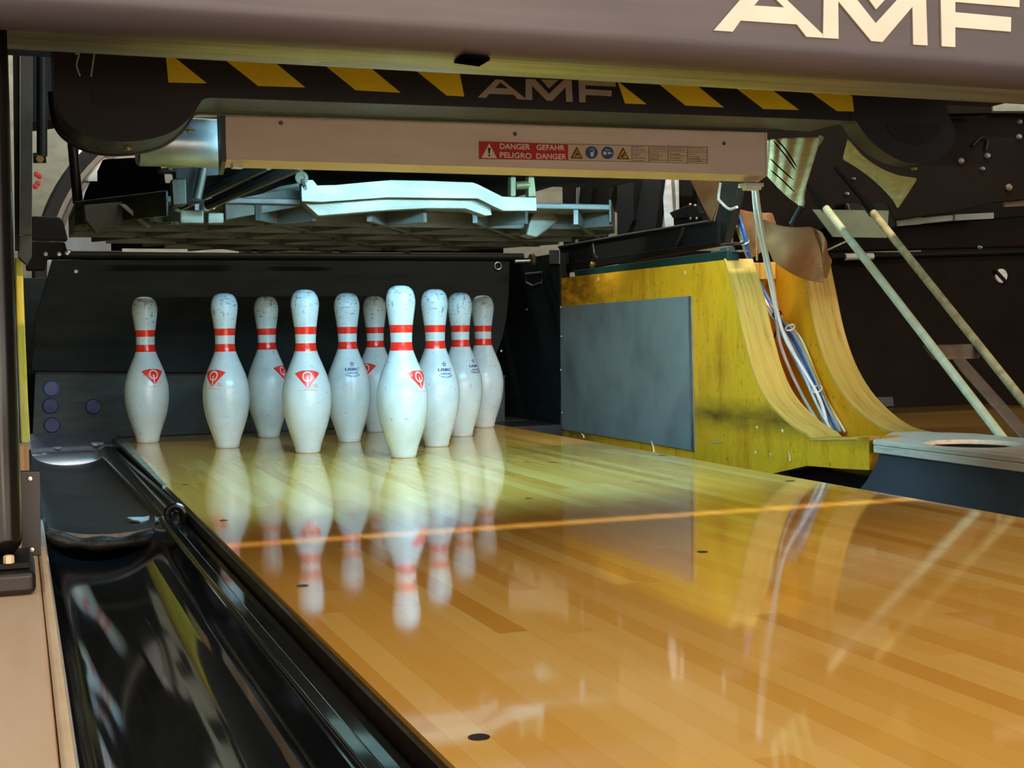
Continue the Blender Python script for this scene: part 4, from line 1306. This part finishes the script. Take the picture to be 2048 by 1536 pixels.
for nm, l, x, d, mat, lb, cat in (
    ('upright', ((1124, 350), (1141, 350), (1137, 494), (1127, 494)), 0.83, 0.02, 'iron', 'black upright at the left end of the frame bars over the right board', 'upright'),
    ('blue_steel_strip', ((1141, 350), (1153, 350), (1151, 486), (1141, 488)), 0.85, 0.01, 'galv', 'bluish steel strip beside the leftmost black upright', 'strip'),
    ('slanted_bar', ((1163, 350), (1189, 350), (1172, 470), (1180, 486), (1153, 488), (1153, 440)), 0.87, 0.02, 'iron', 'first slanted black bar, left of the narrow white strip', 'bar'),
    ('white_strip', ((1189, 350), (1199, 350), (1178, 456), (1168, 455)), 0.89, 0.008, 'alu', 'narrow slanted white strip between the first two black bars', 'strip'),
    ('slanted_bar', ((1201, 350), (1233, 350), (1203, 480), (1172, 485)), 0.87, 0.02, 'iron', 'second slanted black bar, right of the narrow white strip', 'bar'),
    ('white_bracket', ((1233, 366), (1244, 366), (1238, 427), (1217, 421)), 0.90, 0.008, 'alu', 'white bracket with a dark bolt behind the bars', 'bracket'),
    ('upright', ((1234, 350), (1267, 350), (1266, 440), (1251, 473), (1234, 475)), 0.86, 0.03, 'iron', 'broad black upright in the middle of the bars', 'upright'),
    ('slanted_bar', ((1288, 350), (1325, 350), (1310, 464), (1263, 470)), 0.87, 0.02, 'iron', 'widest slanted black bar left of the two pale strips', 'bar'),
    ('pale_strip', ((1323, 350), (1335, 350), (1342, 456), (1330, 458)), 0.88, 0.01, 'alu', 'pale upright strip, longer one of the pair', 'strip'),
    ('pale_strip', ((1343, 350), (1351, 350), (1352, 420), (1347, 422)), 0.90, 0.01, 'alu', 'pale upright strip, shorter one right of the pair', 'strip'),
    ('slanted_post', ((1441, 340), (1484, 340), (1462, 440), (1448, 486), (1417, 488), (1440, 400)), 0.84, 0.02, 'iron_olive', 'olive-black slanted post carrying the white zip tie', 'post'),
    ('tan_cloth_wedge', ((1376, 350), (1442, 350), (1444, 380), (1420, 444)), 0.90, 0.006, 'tan_cloth', 'tan wedge of cloth behind the slanted post', 'cloth'),
    ('dark_backing', ((1376, 350), (1440, 360), (1410, 452), (1346, 458), (1352, 350)), 0.96, 0.02, 'machine', 'dark machine side behind the tan wedge', 'panel'),
    ):
    barx(nm, l, x, d, mat, lb, cat, parent=fr_)
put('bracket_bolt', G().lathe([(0.009, 0), (0.009, -0.006), (0.004, -0.007), (0, -0.004)], P(1228, 406, x=0.897), 'x', 16), 'iron', fr_)
lm = put('lever_body', G().solid(Q([(1350, 434), (1400, 430), (1414, 448), (1350, 460)], x=0.865), (0.02, 0, 0)), 'machine', fr_, bevel=0.002)
put('lever', G().solid(Q([(1338, 425), (1382, 408), (1392, 412), (1400, 425), (1398, 436), (1345, 436)], x=0.86), (0.015, 0, 0)), 'iron', lm, bevel=0.002)
for q in ((1381, 409), (1391, 411), (1382, 437), (1394, 437)):
    put('pin_head', screw_head(P(q[0], q[1], x=0.858), 0.004, 'x', 0.004), 'screw', lm)

# ================================================================== cables
cbl = thing('cable_bundle', 'white, blue and yellow cables tied together and hanging between the two yellow boards', 'cables', P(1668, 864, x=0.94))


def cable(name, pts, r, mat, label, seg=8):
    pp = [P(a, b, x=xx) for a, b, xx in pts]
    pp = spline(pp, 5)
    o = put(name, G().tube(pp, r, seg), mat, cbl, sharp=80)
    o['label'] = label
cable('white_cable', [(1507, 378, 0.60), (1512, 430, 0.66), (1526, 500, 0.76), (1541, 570, 0.83), (1552, 625, 0.87), (1558, 680, 0.90), (1580, 740, 0.92), (1612, 805, 0.93), (1648, 862, 0.94)], 0.0042, 'white_cable', 'thick white cable dropping from the housing clip, left strand below the black tie')
cable('white_cable', [(1513, 378, 0.60), (1520, 430, 0.66), (1532, 500, 0.76), (1546, 570, 0.83), (1555, 625, 0.87), (1572, 680, 0.895), (1610, 745, 0.915), (1640, 800, 0.925), (1658, 864, 0.935)], 0.0042, 'white_cable', 'thick white cable dropping from the housing clip, right strand below the black tie')
cable('white_cable', [(1510, 380, 0.61), (1514, 440, 0.70), (1514, 520, 0.86)], 0.0026, 'division_trim', 'thin cream cable hanging straight down from the housing clip')
cable('grey_cable', [(1468, 420, 0.88), (1484, 470, 0.88), (1500, 530, 0.90), (1520, 580, 0.92), (1545, 625, 0.93), (1580, 680, 0.935), (1612, 740, 0.94), (1640, 800, 0.945), (1668, 864, 0.945)], 0.005, 'grey_cable', 'grey cable on the left side of the blue bundle')
cable('blue_cable', [(1474, 420, 0.88), (1490, 470, 0.88), (1500, 520, 0.90), (1524, 575, 0.925), (1550, 622, 0.935), (1590, 680, 0.94), (1620, 740, 0.945), (1648, 800, 0.95), (1676, 864, 0.95)], 0.0055, 'blue_cable', 'thick blue cable in the middle of the bundle between the boards')
cable('yellow_cable', [(1466, 432, 0.90), (1482, 480, 0.90), (1512, 560, 0.93), (1556, 625, 0.945), (1600, 685, 0.95), (1632, 750, 0.955), (1655, 805, 0.955), (1682, 864, 0.955)], 0.0028, 'yellow_cable', 'thin yellow cable on the right of the blue bundle')
cable('pale_cable', [(1512, 572, 0.91), (1540, 628, 0.92), (1566, 676, 0.925), (1600, 740, 0.925), (1630, 800, 0.93), (1655, 864, 0.93)], 0.0032, 'grey_cable', 'pale grey cable in front of the blue bundle')
cable('pale_cable', [(1516, 590, 0.94), (1552, 628, 0.95), (1598, 672, 0.955), (1624, 730, 0.958), (1648, 790, 0.96), (1690, 864, 0.96)], 0.0030, 'white_cable', 'thin white cable at the right edge of the blue bundle')
cable('white_cable', [(1516, 580, 0.90), (1546, 628, 0.905), (1576, 680, 0.91), (1606, 745, 0.915), (1632, 805, 0.925), (1664, 864, 0.93)], 0.0032, 'white_cable', 'white cable lying over the blue one')
cable('grey_cable', [(1520, 578, 0.93), (1552, 625, 0.93), (1592, 676, 0.93), (1622, 738, 0.935), (1648, 798, 0.94), (1680, 864, 0.942)], 0.003, 'grey_cable', 'thin grey cable lying over the blue one')
cable('black_cable', [(1556, 640, 0.93), (1550, 670, 0.93), (1540, 692, 0.93)], 0.0022, 'rubber', 'thin black cable hooked behind the bundle')
for (cx, cy, x, r, mat, lb) in ((1554, 628, 0.90, 0.012, 'rubber', 'black zip tie round all the cables'), (1580, 655, 0.92, 0.013, 'tie', 'white zip tie round the blue bundle, upper'), (1634, 778, 0.93, 0.014, 'tie', 'white zip tie round the blue bundle, lower'), (1489, 484, 0.88, 0.012, 'tie', 'white zip tie on the blue cable beside the levelling bolt')):
    c = P(cx, cy, x=x)
    pts = [c+Vector((r*cos(q), 0.3*r*cos(q), 0.5*r*cos(q)*0.8 + r*0.35*sin(q))) + Vector((0, r*0.7*sin(q), 0)) for q in [2*PI*i/20 for i in range(20)]]
    o = put('zip_tie', G().tube(pts, 0.0022, 6, True), mat, cbl)
    o['label'] = lb
zt_ = spline(Q([(1441, 366), (1437, 395), (1440, 402), (1458, 418), (1474, 414)], x=0.835), 4)
zt_ = put('zip_tie', G().tube(zt_, 0.0035, 8), 'tie', fr_)
zt_['label'] = 'long white zip tie looped round the slanted post'

# ================================================================== cloths
def cloth(name, rows, thick, mat, label, cat, sub=True, parent=None):
    g = G().sheet(rows, thick)
    c = rows[len(rows)//2][len(rows[0])//2]
    o = put(name, g, mat, parent, loc=None if parent else c, sharp=60)
    if sub:
        m = o.modifiers.new('smooth', 'SUBSURF')
        m.levels = 1
        m.render_levels = 2
    if parent:
        return o
    return tag(o, label, cat)


def grid(tl, tr, br_, bl, n, m, fn):
    """bilinear patch of photo corners on x= plane with depth ripple fn(u,v)"""
    rows = []
    for i in range(n):
        w = i/(n-1)
        row = []
        for j in range(m):
            u = j/(m-1)
            ax = tl[0]*(1-u)+tr[0]*u
            ay = tl[1]*(1-u)+tr[1]*u
            bx = bl[0]*(1-u)+br_[0]*u
            by = bl[1]*(1-u)+br_[1]*u
            dx, dy, dp = fn(u, w)
            row.append(P(ax*(1-w)+bx*w+dx, ay*(1-w)+by*w+dy, y=dp))
        rows.append(row)
    return rows
tcl = cloth('tan_cloth', grid((1512, 432), (1622, 452), (1654, 566), (1546, 522), 11, 13,
      lambda u, w: (6*sin(w*4)*u, (10*sin(PI*u))*(1-w)+10*sin(PI*u)*w*1.1, -0.15+0.025*sin(u*7+w*3)*(0.3+w*0.7)-0.02*sin(w*PI))), 0.004, 'tan_cloth', 'crumpled tan cloth draped over the tie board between the yellow boards', 'cloth')
cloth('cloth_flap', grid((1620, 452), (1640, 462), (1667, 520), (1654, 562), 8, 6,
      lambda u, w: (5*sin(w*6), 0, -0.14+0.015*sin(u*4+w*5))), 0.004, 'tan_cloth', '', '', parent=tcl)
cloth('cloth_fold', grid((1470, 415), (1545, 425), (1560, 470), (1500, 520), 8, 8,
      lambda u, w: (0, 4*sin(PI*u), 0.09+0.015*sin(u*6+w*2))), 0.004, 'tan_cloth', '', '', parent=tcl)
o = put('cord', G().tube(spline(Q([(1655, 500), (1672, 492), (1692, 483)], y=-0.13), 4), 0.0022, 6), 'canvas', tcl)
# beige canvas strips of the next machine
def blade(upper, lower, n, y0, y1, nm, lb):
    ua, la = spline([Vector((a, b, 0)) for a, b in upper], n), spline([Vector((a, b, 0)) for a, b in lower], n)
    k_ = min(len(ua), len(la))
    rows = []
    for w in range(7):
        t = w/6
        rows.append([P(ua[i].x*(1-t)+la[i].x*t, ua[i].y*(1-t)+la[i].y*t, y=(y0*(1-t)+y1*t)+0.0035*sin(i*1.57)*(1-0.3*t)+0.006*sin(t*PI*2)) for i in range(k_)])
    o = cloth(nm, rows, 0.005, 'canvas', lb, 'canvas', True)
    o['group'] = 'beige canvas aprons'
    return o
apr = blade([(1534, 280), (1560, 276), (1600, 274), (1643, 273)], [(1532, 350), (1552, 372), (1575, 395), (1600, 414)], 5, -0.50, -0.44, 'canvas_apron', 'beige pleated canvas apron at the right end of the pinkish housing')
hem = spline(Q([(1643, 274), (1624, 305), (1612, 340), (1606, 375), (1602, 416)], y=-0.455), 4)
o = put('canvas_hem', G().tube(hem, [0.006+0.0012*sin(i*2.2) for i in range(len(hem))], 8), 'canvas', apr, sharp=80)
blade([(1695, 276), (1726, 312), (1760, 336), (1795, 350), (1836, 356)], [(1685, 318), (1716, 336), (1750, 362), (1782, 395), (1796, 418)], 5, -0.60, -0.50, 'canvas_apron', 'beige canvas apron hanging under the right lobe of the chevron cover')

# ================================================================== next lane's sweep bars
sb = thing('slanting_bars', 'pair of pale slanting bars with cross plate in front of the dark next lane', 'sweep bars', P(1850, 660, x=1.05))
def xbar(a, b, x, r, mat, name):
    pa, pb = P(*a, x=x), P(*b, x=x)
    return put(name, G().tube([pa, pb], r, 18), mat, sb, sharp=60)
xbar((1648, 412), (2030, 908), 1.052, 0.0095, 'bar', 'bar')
xbar((1742, 420), (2075, 838), 1.20, 0.0095, 'bar_worn', 'bar')
for a, b, x in (((1634, 396), (1652, 417), 1.052), ((1730, 406), (1746, 426), 1.20)):
    xbar(a, b, x, 0.0118, 'gloss_black', 'black_ferrule')
for a, b, x in (((1600, 352), (1636, 398), 1.052), ((1672, 335), (1732, 408), 1.20)):
    xbar(a, b, x, 0.006, 'gloss_black', 'upper_rod')
pa, pb = P(1852, 697, x=1.052), P(1958, 702, x=1.20)
c4 = [P(1848, 694, x=1.047), P(1955, 691, x=1.205), P(1958, 717, x=1.205), P(1866, 720, x=1.047)]
put('cross_plate', G().add([p for p in c4]+[p+Vector((0, 0.006, 0.004)) for p in c4], [(0, 1, 2, 3), (7, 6, 5, 4), (0, 4, 5, 1), (1, 5, 6, 2), (2, 6, 7, 3), (3, 7, 4, 0)]), 'dull_bar', sb, bevel=0.001)
for q, x in (((1862, 700), 1.045), ((1867, 712), 1.045), ((1945, 697), 1.195), ((1956, 711), 1.195)):
    put('rivet', screw_head(P(q[0], q[1], x=x)+Vector((0, -0.004, 0)), 0.003, 'y', 0.002), 'brass', sb)
g = G()
for (a, b) in (((1924, 728), (2068, 890)),):
    pa, pb = P(*a, x=1.11), P(*b, x=1.11)
    w = Vector((0.0, 0.012, 0.012))
    h = Vector((0.018, 0, 0))
    vs = [pa-w-h, pa+w-h, pa+w+h, pa-w+h, pb-w-h, pb+w-h, pb+w+h, pb-w+h]
    g.add(vs, [(0, 1, 2, 3), (7, 6, 5, 4), (0, 4, 5, 1), (1, 5, 6, 2), (2, 6, 7, 3), (3, 7, 4, 0)])
put('middle_channel', g, 'dull_bar', sb, bevel=0.002)

# ================================================================== dark next lane
nl = thing('next_lane', 'dim brown neighbouring lane floor at far right', 'lane', (1.8, 0.2, 0))
put('lane_surface', G().box((1.30, -3.0, -0.06), (2.36, 0.955, -0.002)), 'dark_wood', nl)
put('gutter_strip', trough(1.05, 1.295, -3.0, 1.0, -0.004, 0.06), 'pitgutter', nl, sharp=60)
nc = thing('next_curtain', 'dark curtain of the next lane behind the pale bars', 'curtain', (1.8, 1.16, 0.3))
put('curtain_sheet', G().box((1.06, 1.16, -0.05), (2.9, 1.18, P(1900, 505, y=1.16).z)), 'machine', nc, bevel=0.003)
zq = P(1720, 514, y=1.14).z
put('hanging_bar', G().tube([P(1660, 514, y=1.14), P(2080, 502, y=1.14)], 0.010, 12), 'iron', nc)
put('bar_sleeve', G().tube([P(1690, 514, y=1.135), P(1745, 513, y=1.135)], 0.012, 12), 'alu', nc)
kn = thing('dial_knob', 'silver round knob with a dark slot on the far right curtain', 'knob', P(2001, 552, y=1.14))
pk = P(2001, 552, y=1.158)
put('disc', G().lathe([(0.026, 0), (0.026, -0.006), (0.023, -0.009), (0, -0.010)], pk, 'y', 28), 'alu', kn)
a, b = P(1990, 540, y=1.146), P(2012, 564, y=1.146)
put('slot', G().tube([a, b], 0.0065, 8), 'iron', kn)
mp_ = thing('next_machine', 'dark brown side of the next pin machine with shiny bolts at upper right', 'machine', P(1930, 350, y=0.2))
put('side_panel', G().solid(Q([(1484, 225), (2120, 222), (2120, 392), (1990, 405), (1890, 428), (1800, 440), (1700, 436), (1620, 470), (1484, 500)], y=0.25), (0, 0.05, 0)), 'machine', mp_, bevel=0.004)
put('lower_beam', G().solid(Q([(1560, 458), (1800, 452), (2120, 425), (2120, 492), (1560, 506)], y=0.4), (0, 0.06, 0)), 'machine', mp_, bevel=0.006)
put('top_beam', G().solid(Q([(1790, 226), (2110, 226), (2110, 222), (1790, 222)], y=0.2), (0, 0.04, 0)), 'softblack', mp_)
put('chute', G().solid(Q([(1690, 404), (1780, 404), (1800, 452), (1770, 470), (1700, 440)], y=0.2), (0, 0.08, 0)), 'gloss_black', mp_, bevel=0.01)
put('cam_block', G().solid(Q([(1860, 205), (1985, 190), (1985, 226), (1860, 228)], y=0.15), (0, 0.06, 0)), 'machine', mp_, bevel=0.004)
for (x, y, r) in ((2037, 244, 0.007), (2036, 274, 0.008), (1973, 312, 0.008), (1963, 338, 0.006), (1920, 322, 0.009), (2016, 375, 0.010), (1692, 388, 0.005), (1705, 358, 0.004), (1958, 495, 0.005)):
    put('bolt', G().lathe([(r, 0), (r, -0.006), (r*0.6, -0.011), (0, -0.011)], P(x, y, y=0.248), 'y', 14), 'galv' if r < 0.009 else 'dull_bar', mp_)
put('pipe_elbow', G().tube(spline(Q([(1945, 292), (1962, 276), (1975, 280), (1972, 300)], y=0.24), 4), 0.004, 8), 'iron', mp_)
bar('far_belt_strip', ((1792, 440), (1892, 431), (1906, 430), (1906, 441), (1792, 453)), 0.30, 0.01, 'glimpse', 'grey-green glimpse of a belt below the dark machine, left piece', 'belt', 0.001, 'belt pieces below the dark machine')
bar('far_belt_strip', ((1910, 429), (1988, 425), (1988, 437), (1910, 441)), 0.30, 0.01, 'glimpse', 'grey-green glimpse of a belt below the dark machine, middle piece', 'belt', 0.001, 'belt pieces below the dark machine')
bar('far_belt_strip', ((2008, 399), (2090, 391), (2090, 410), (2010, 414)), 0.30, 0.01, 'dull_bar', 'tan-grey piece of belt at the far right edge', 'belt', 0.001, 'belt pieces below the dark machine')
bar('upper_grey_plate', ((1987, 196), (2090, 200), (2090, 226), (1987, 224)), 0.22, 0.02, 'glimpse', 'grey plate just below the front panel at far right', 'plate')
sm = Q([(1625, 419), (1778, 421), (1774, 476), (1666, 474)], y=0.12)
o = put('sheet_plate', G().solid(sm, (0, 0.004, 0)), 'sheet', None, 0.001, loc=sm[0])
tag(o, 'grey-green sheet metal plate hanging between the tops of the pale bars', 'plate')
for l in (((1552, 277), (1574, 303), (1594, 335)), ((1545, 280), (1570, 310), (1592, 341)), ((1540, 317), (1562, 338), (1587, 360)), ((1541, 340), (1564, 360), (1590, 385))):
    put('crease', G().tube(spline(Q(l, y=-0.517), 4), [0.0004]+[0.0013]*7+[0.0004], 6), 'void', apr)  # thin black tubes stand for the shade in the canvas folds
ln = spline(Q([(1602, 414), (1594, 428), (1582, 450)], y=-0.46), 4)
o = put('hem_tie', G().tube(ln, 0.006, 8), 'rubber', apr)
o['label'] = 'short black tie'
pp = Q([(1740, 768), (1786, 768), (1788, 782), (1740, 782)], y=1.10)
bar('grey_block', ((1742, 795), (1786, 794), (1788, 812), (1742, 815)), 1.10, 0.02, 'panel', 'small grey block on the next lane floor by the curved board', 'block')

# ================================================================== room shell
structure(put('floor', G().box((-3, -9.5, -0.30), (4, 3.6, -0.20)), 'floor'))
structure(put('wall_back', G().box((-1.12, 3.5, -0.20), (4, 3.6, 2.6)), 'wall'))
structure(put('wall_left', G().box((-1.20, -1.4, -0.2), (-1.12, 3.6, 2.6)), 'ceiling'))  # unseen; set close and dark to darken what the gutter reflects
structure(put('wall_right', G().box((4, -3.9, -0.2), (4.1, 3.6, 2.6)), 'ceiling'))
structure(put('ceiling', G().box((-1.2, -1.2, 2.6), (4.1, 3.6, 2.7)), 'ceiling'))
bw = P(105, 285, y=3.49)
g = G()
for q in ((73, 348), (79, 352), (76, 366), (71, 372)):
    pp = P(q[0], q[1], y=3.4985)
    g.lathe([(0.012, 0), (0.008, -0.001), (0, -0.001)], pp, 'y', 7)
o = put('trim_1', g, 'label_red')
structure(o)

# ================================================================== light
def area(name, loc, target, sx, sy, watts, col):
    ld_ = bpy.data.lights.new(name, 'AREA')
    ld_.shape = 'RECTANGLE'
    ld_.size = sx
    ld_.size_y = sy
    ld_.energy = watts
    ld_.color = col
    o = bpy.data.objects.new(name, ld_)
    COL.objects.link(o)
    o.location = loc
    o.rotation_euler = (Vector(target)-Vector(loc)).to_track_quat('-Z', 'Y').to_euler()
    return o
area('housing_fill_light', (0.8, -3.6, 0.2), (0.2, -0.5, 0.5), 2.6, 0.12, 7.0, (1.0, 0.92, 0.8))  # fill lamp added low in front to brighten the lamp housing
area('lane_light', (0.5, -3.4, 2.4), (0.4, -2.2, 0.0), 4.0, 1.2, 36.0, (1.0, 0.80, 0.62))
area('hall_light', (2.2, -6.5, 1.9), (0.5, -0.5, 0.3), 5.0, 2.6, 99.0, (1.0, 0.74, 0.54))
area('hall_light_far', (0.4, -13.5, 2.0), (0.3, -0.5, 0.3), 9.0, 2.6, 700.0, (1.0, 0.78, 0.6))
area('service_light', (-0.2, 2.7, 2.4), (-0.2, 3.2, 0.6), 3.4, 0.3, 50.0, (0.92, 1.0, 0.95))
area('slot_light', (0.9, -1.06, 2.35), (0.9, -1.06, 0.0), 2.0, 0.07, 70.0, (1.0, 0.84, 0.62))  # lamp added over the slot to throw the bright line across the lane
s2_ = bpy.data.lights.new('strip_fill_spot', 'SPOT')  # spot added to brighten the pale strips of the right frame
s2_.energy = 34
s2_.spot_size = math.radians(34)
s2_.spot_blend = 0.4
s2_.shadow_soft_size = 0.03
s2_.color = (0.95, 1.0, 1.0)
s2o = bpy.data.objects.new('strip_fill_spot', s2_)
COL.objects.link(s2o)
s2o.location = (0.30, 0.55, 1.15)
s2o.rotation_euler = (Vector((0.90, 0.62, 0.60))-s2o.location).to_track_quat('-Z', 'Y').to_euler()
sl_ = bpy.data.lights.new('wheel_fill_spot', 'SPOT')  # spot added to brighten the elevator wheel
sl_.energy = 60
sl_.spot_size = math.radians(46)
sl_.spot_blend = 0.5
sl_.shadow_soft_size = 0.06
sl_.color = (0.95, 1.0, 1.0)
so = bpy.data.objects.new('wheel_fill_spot', sl_)
COL.objects.link(so)
so.location = (-0.98, 0.9, 1.5)
so.rotation_euler = (Vector((-0.62, 1.85, 0.72))-so.location).to_track_quat('-Z', 'Y').to_euler()
w = bpy.data.worlds.new('world')
SC.world = w
w.use_nodes = True
w.node_tree.nodes['Background'].inputs[0].default_value = (0.93, 0.97, 1.0, 1)
w.node_tree.nodes['Background'].inputs[1].default_value = 0.40
vs = SC.view_settings
vs.view_transform = 'Standard'
vs.look = 'None'
vs.exposure = 0.0
vs.gamma = 1.0
vs.use_curve_mapping = False
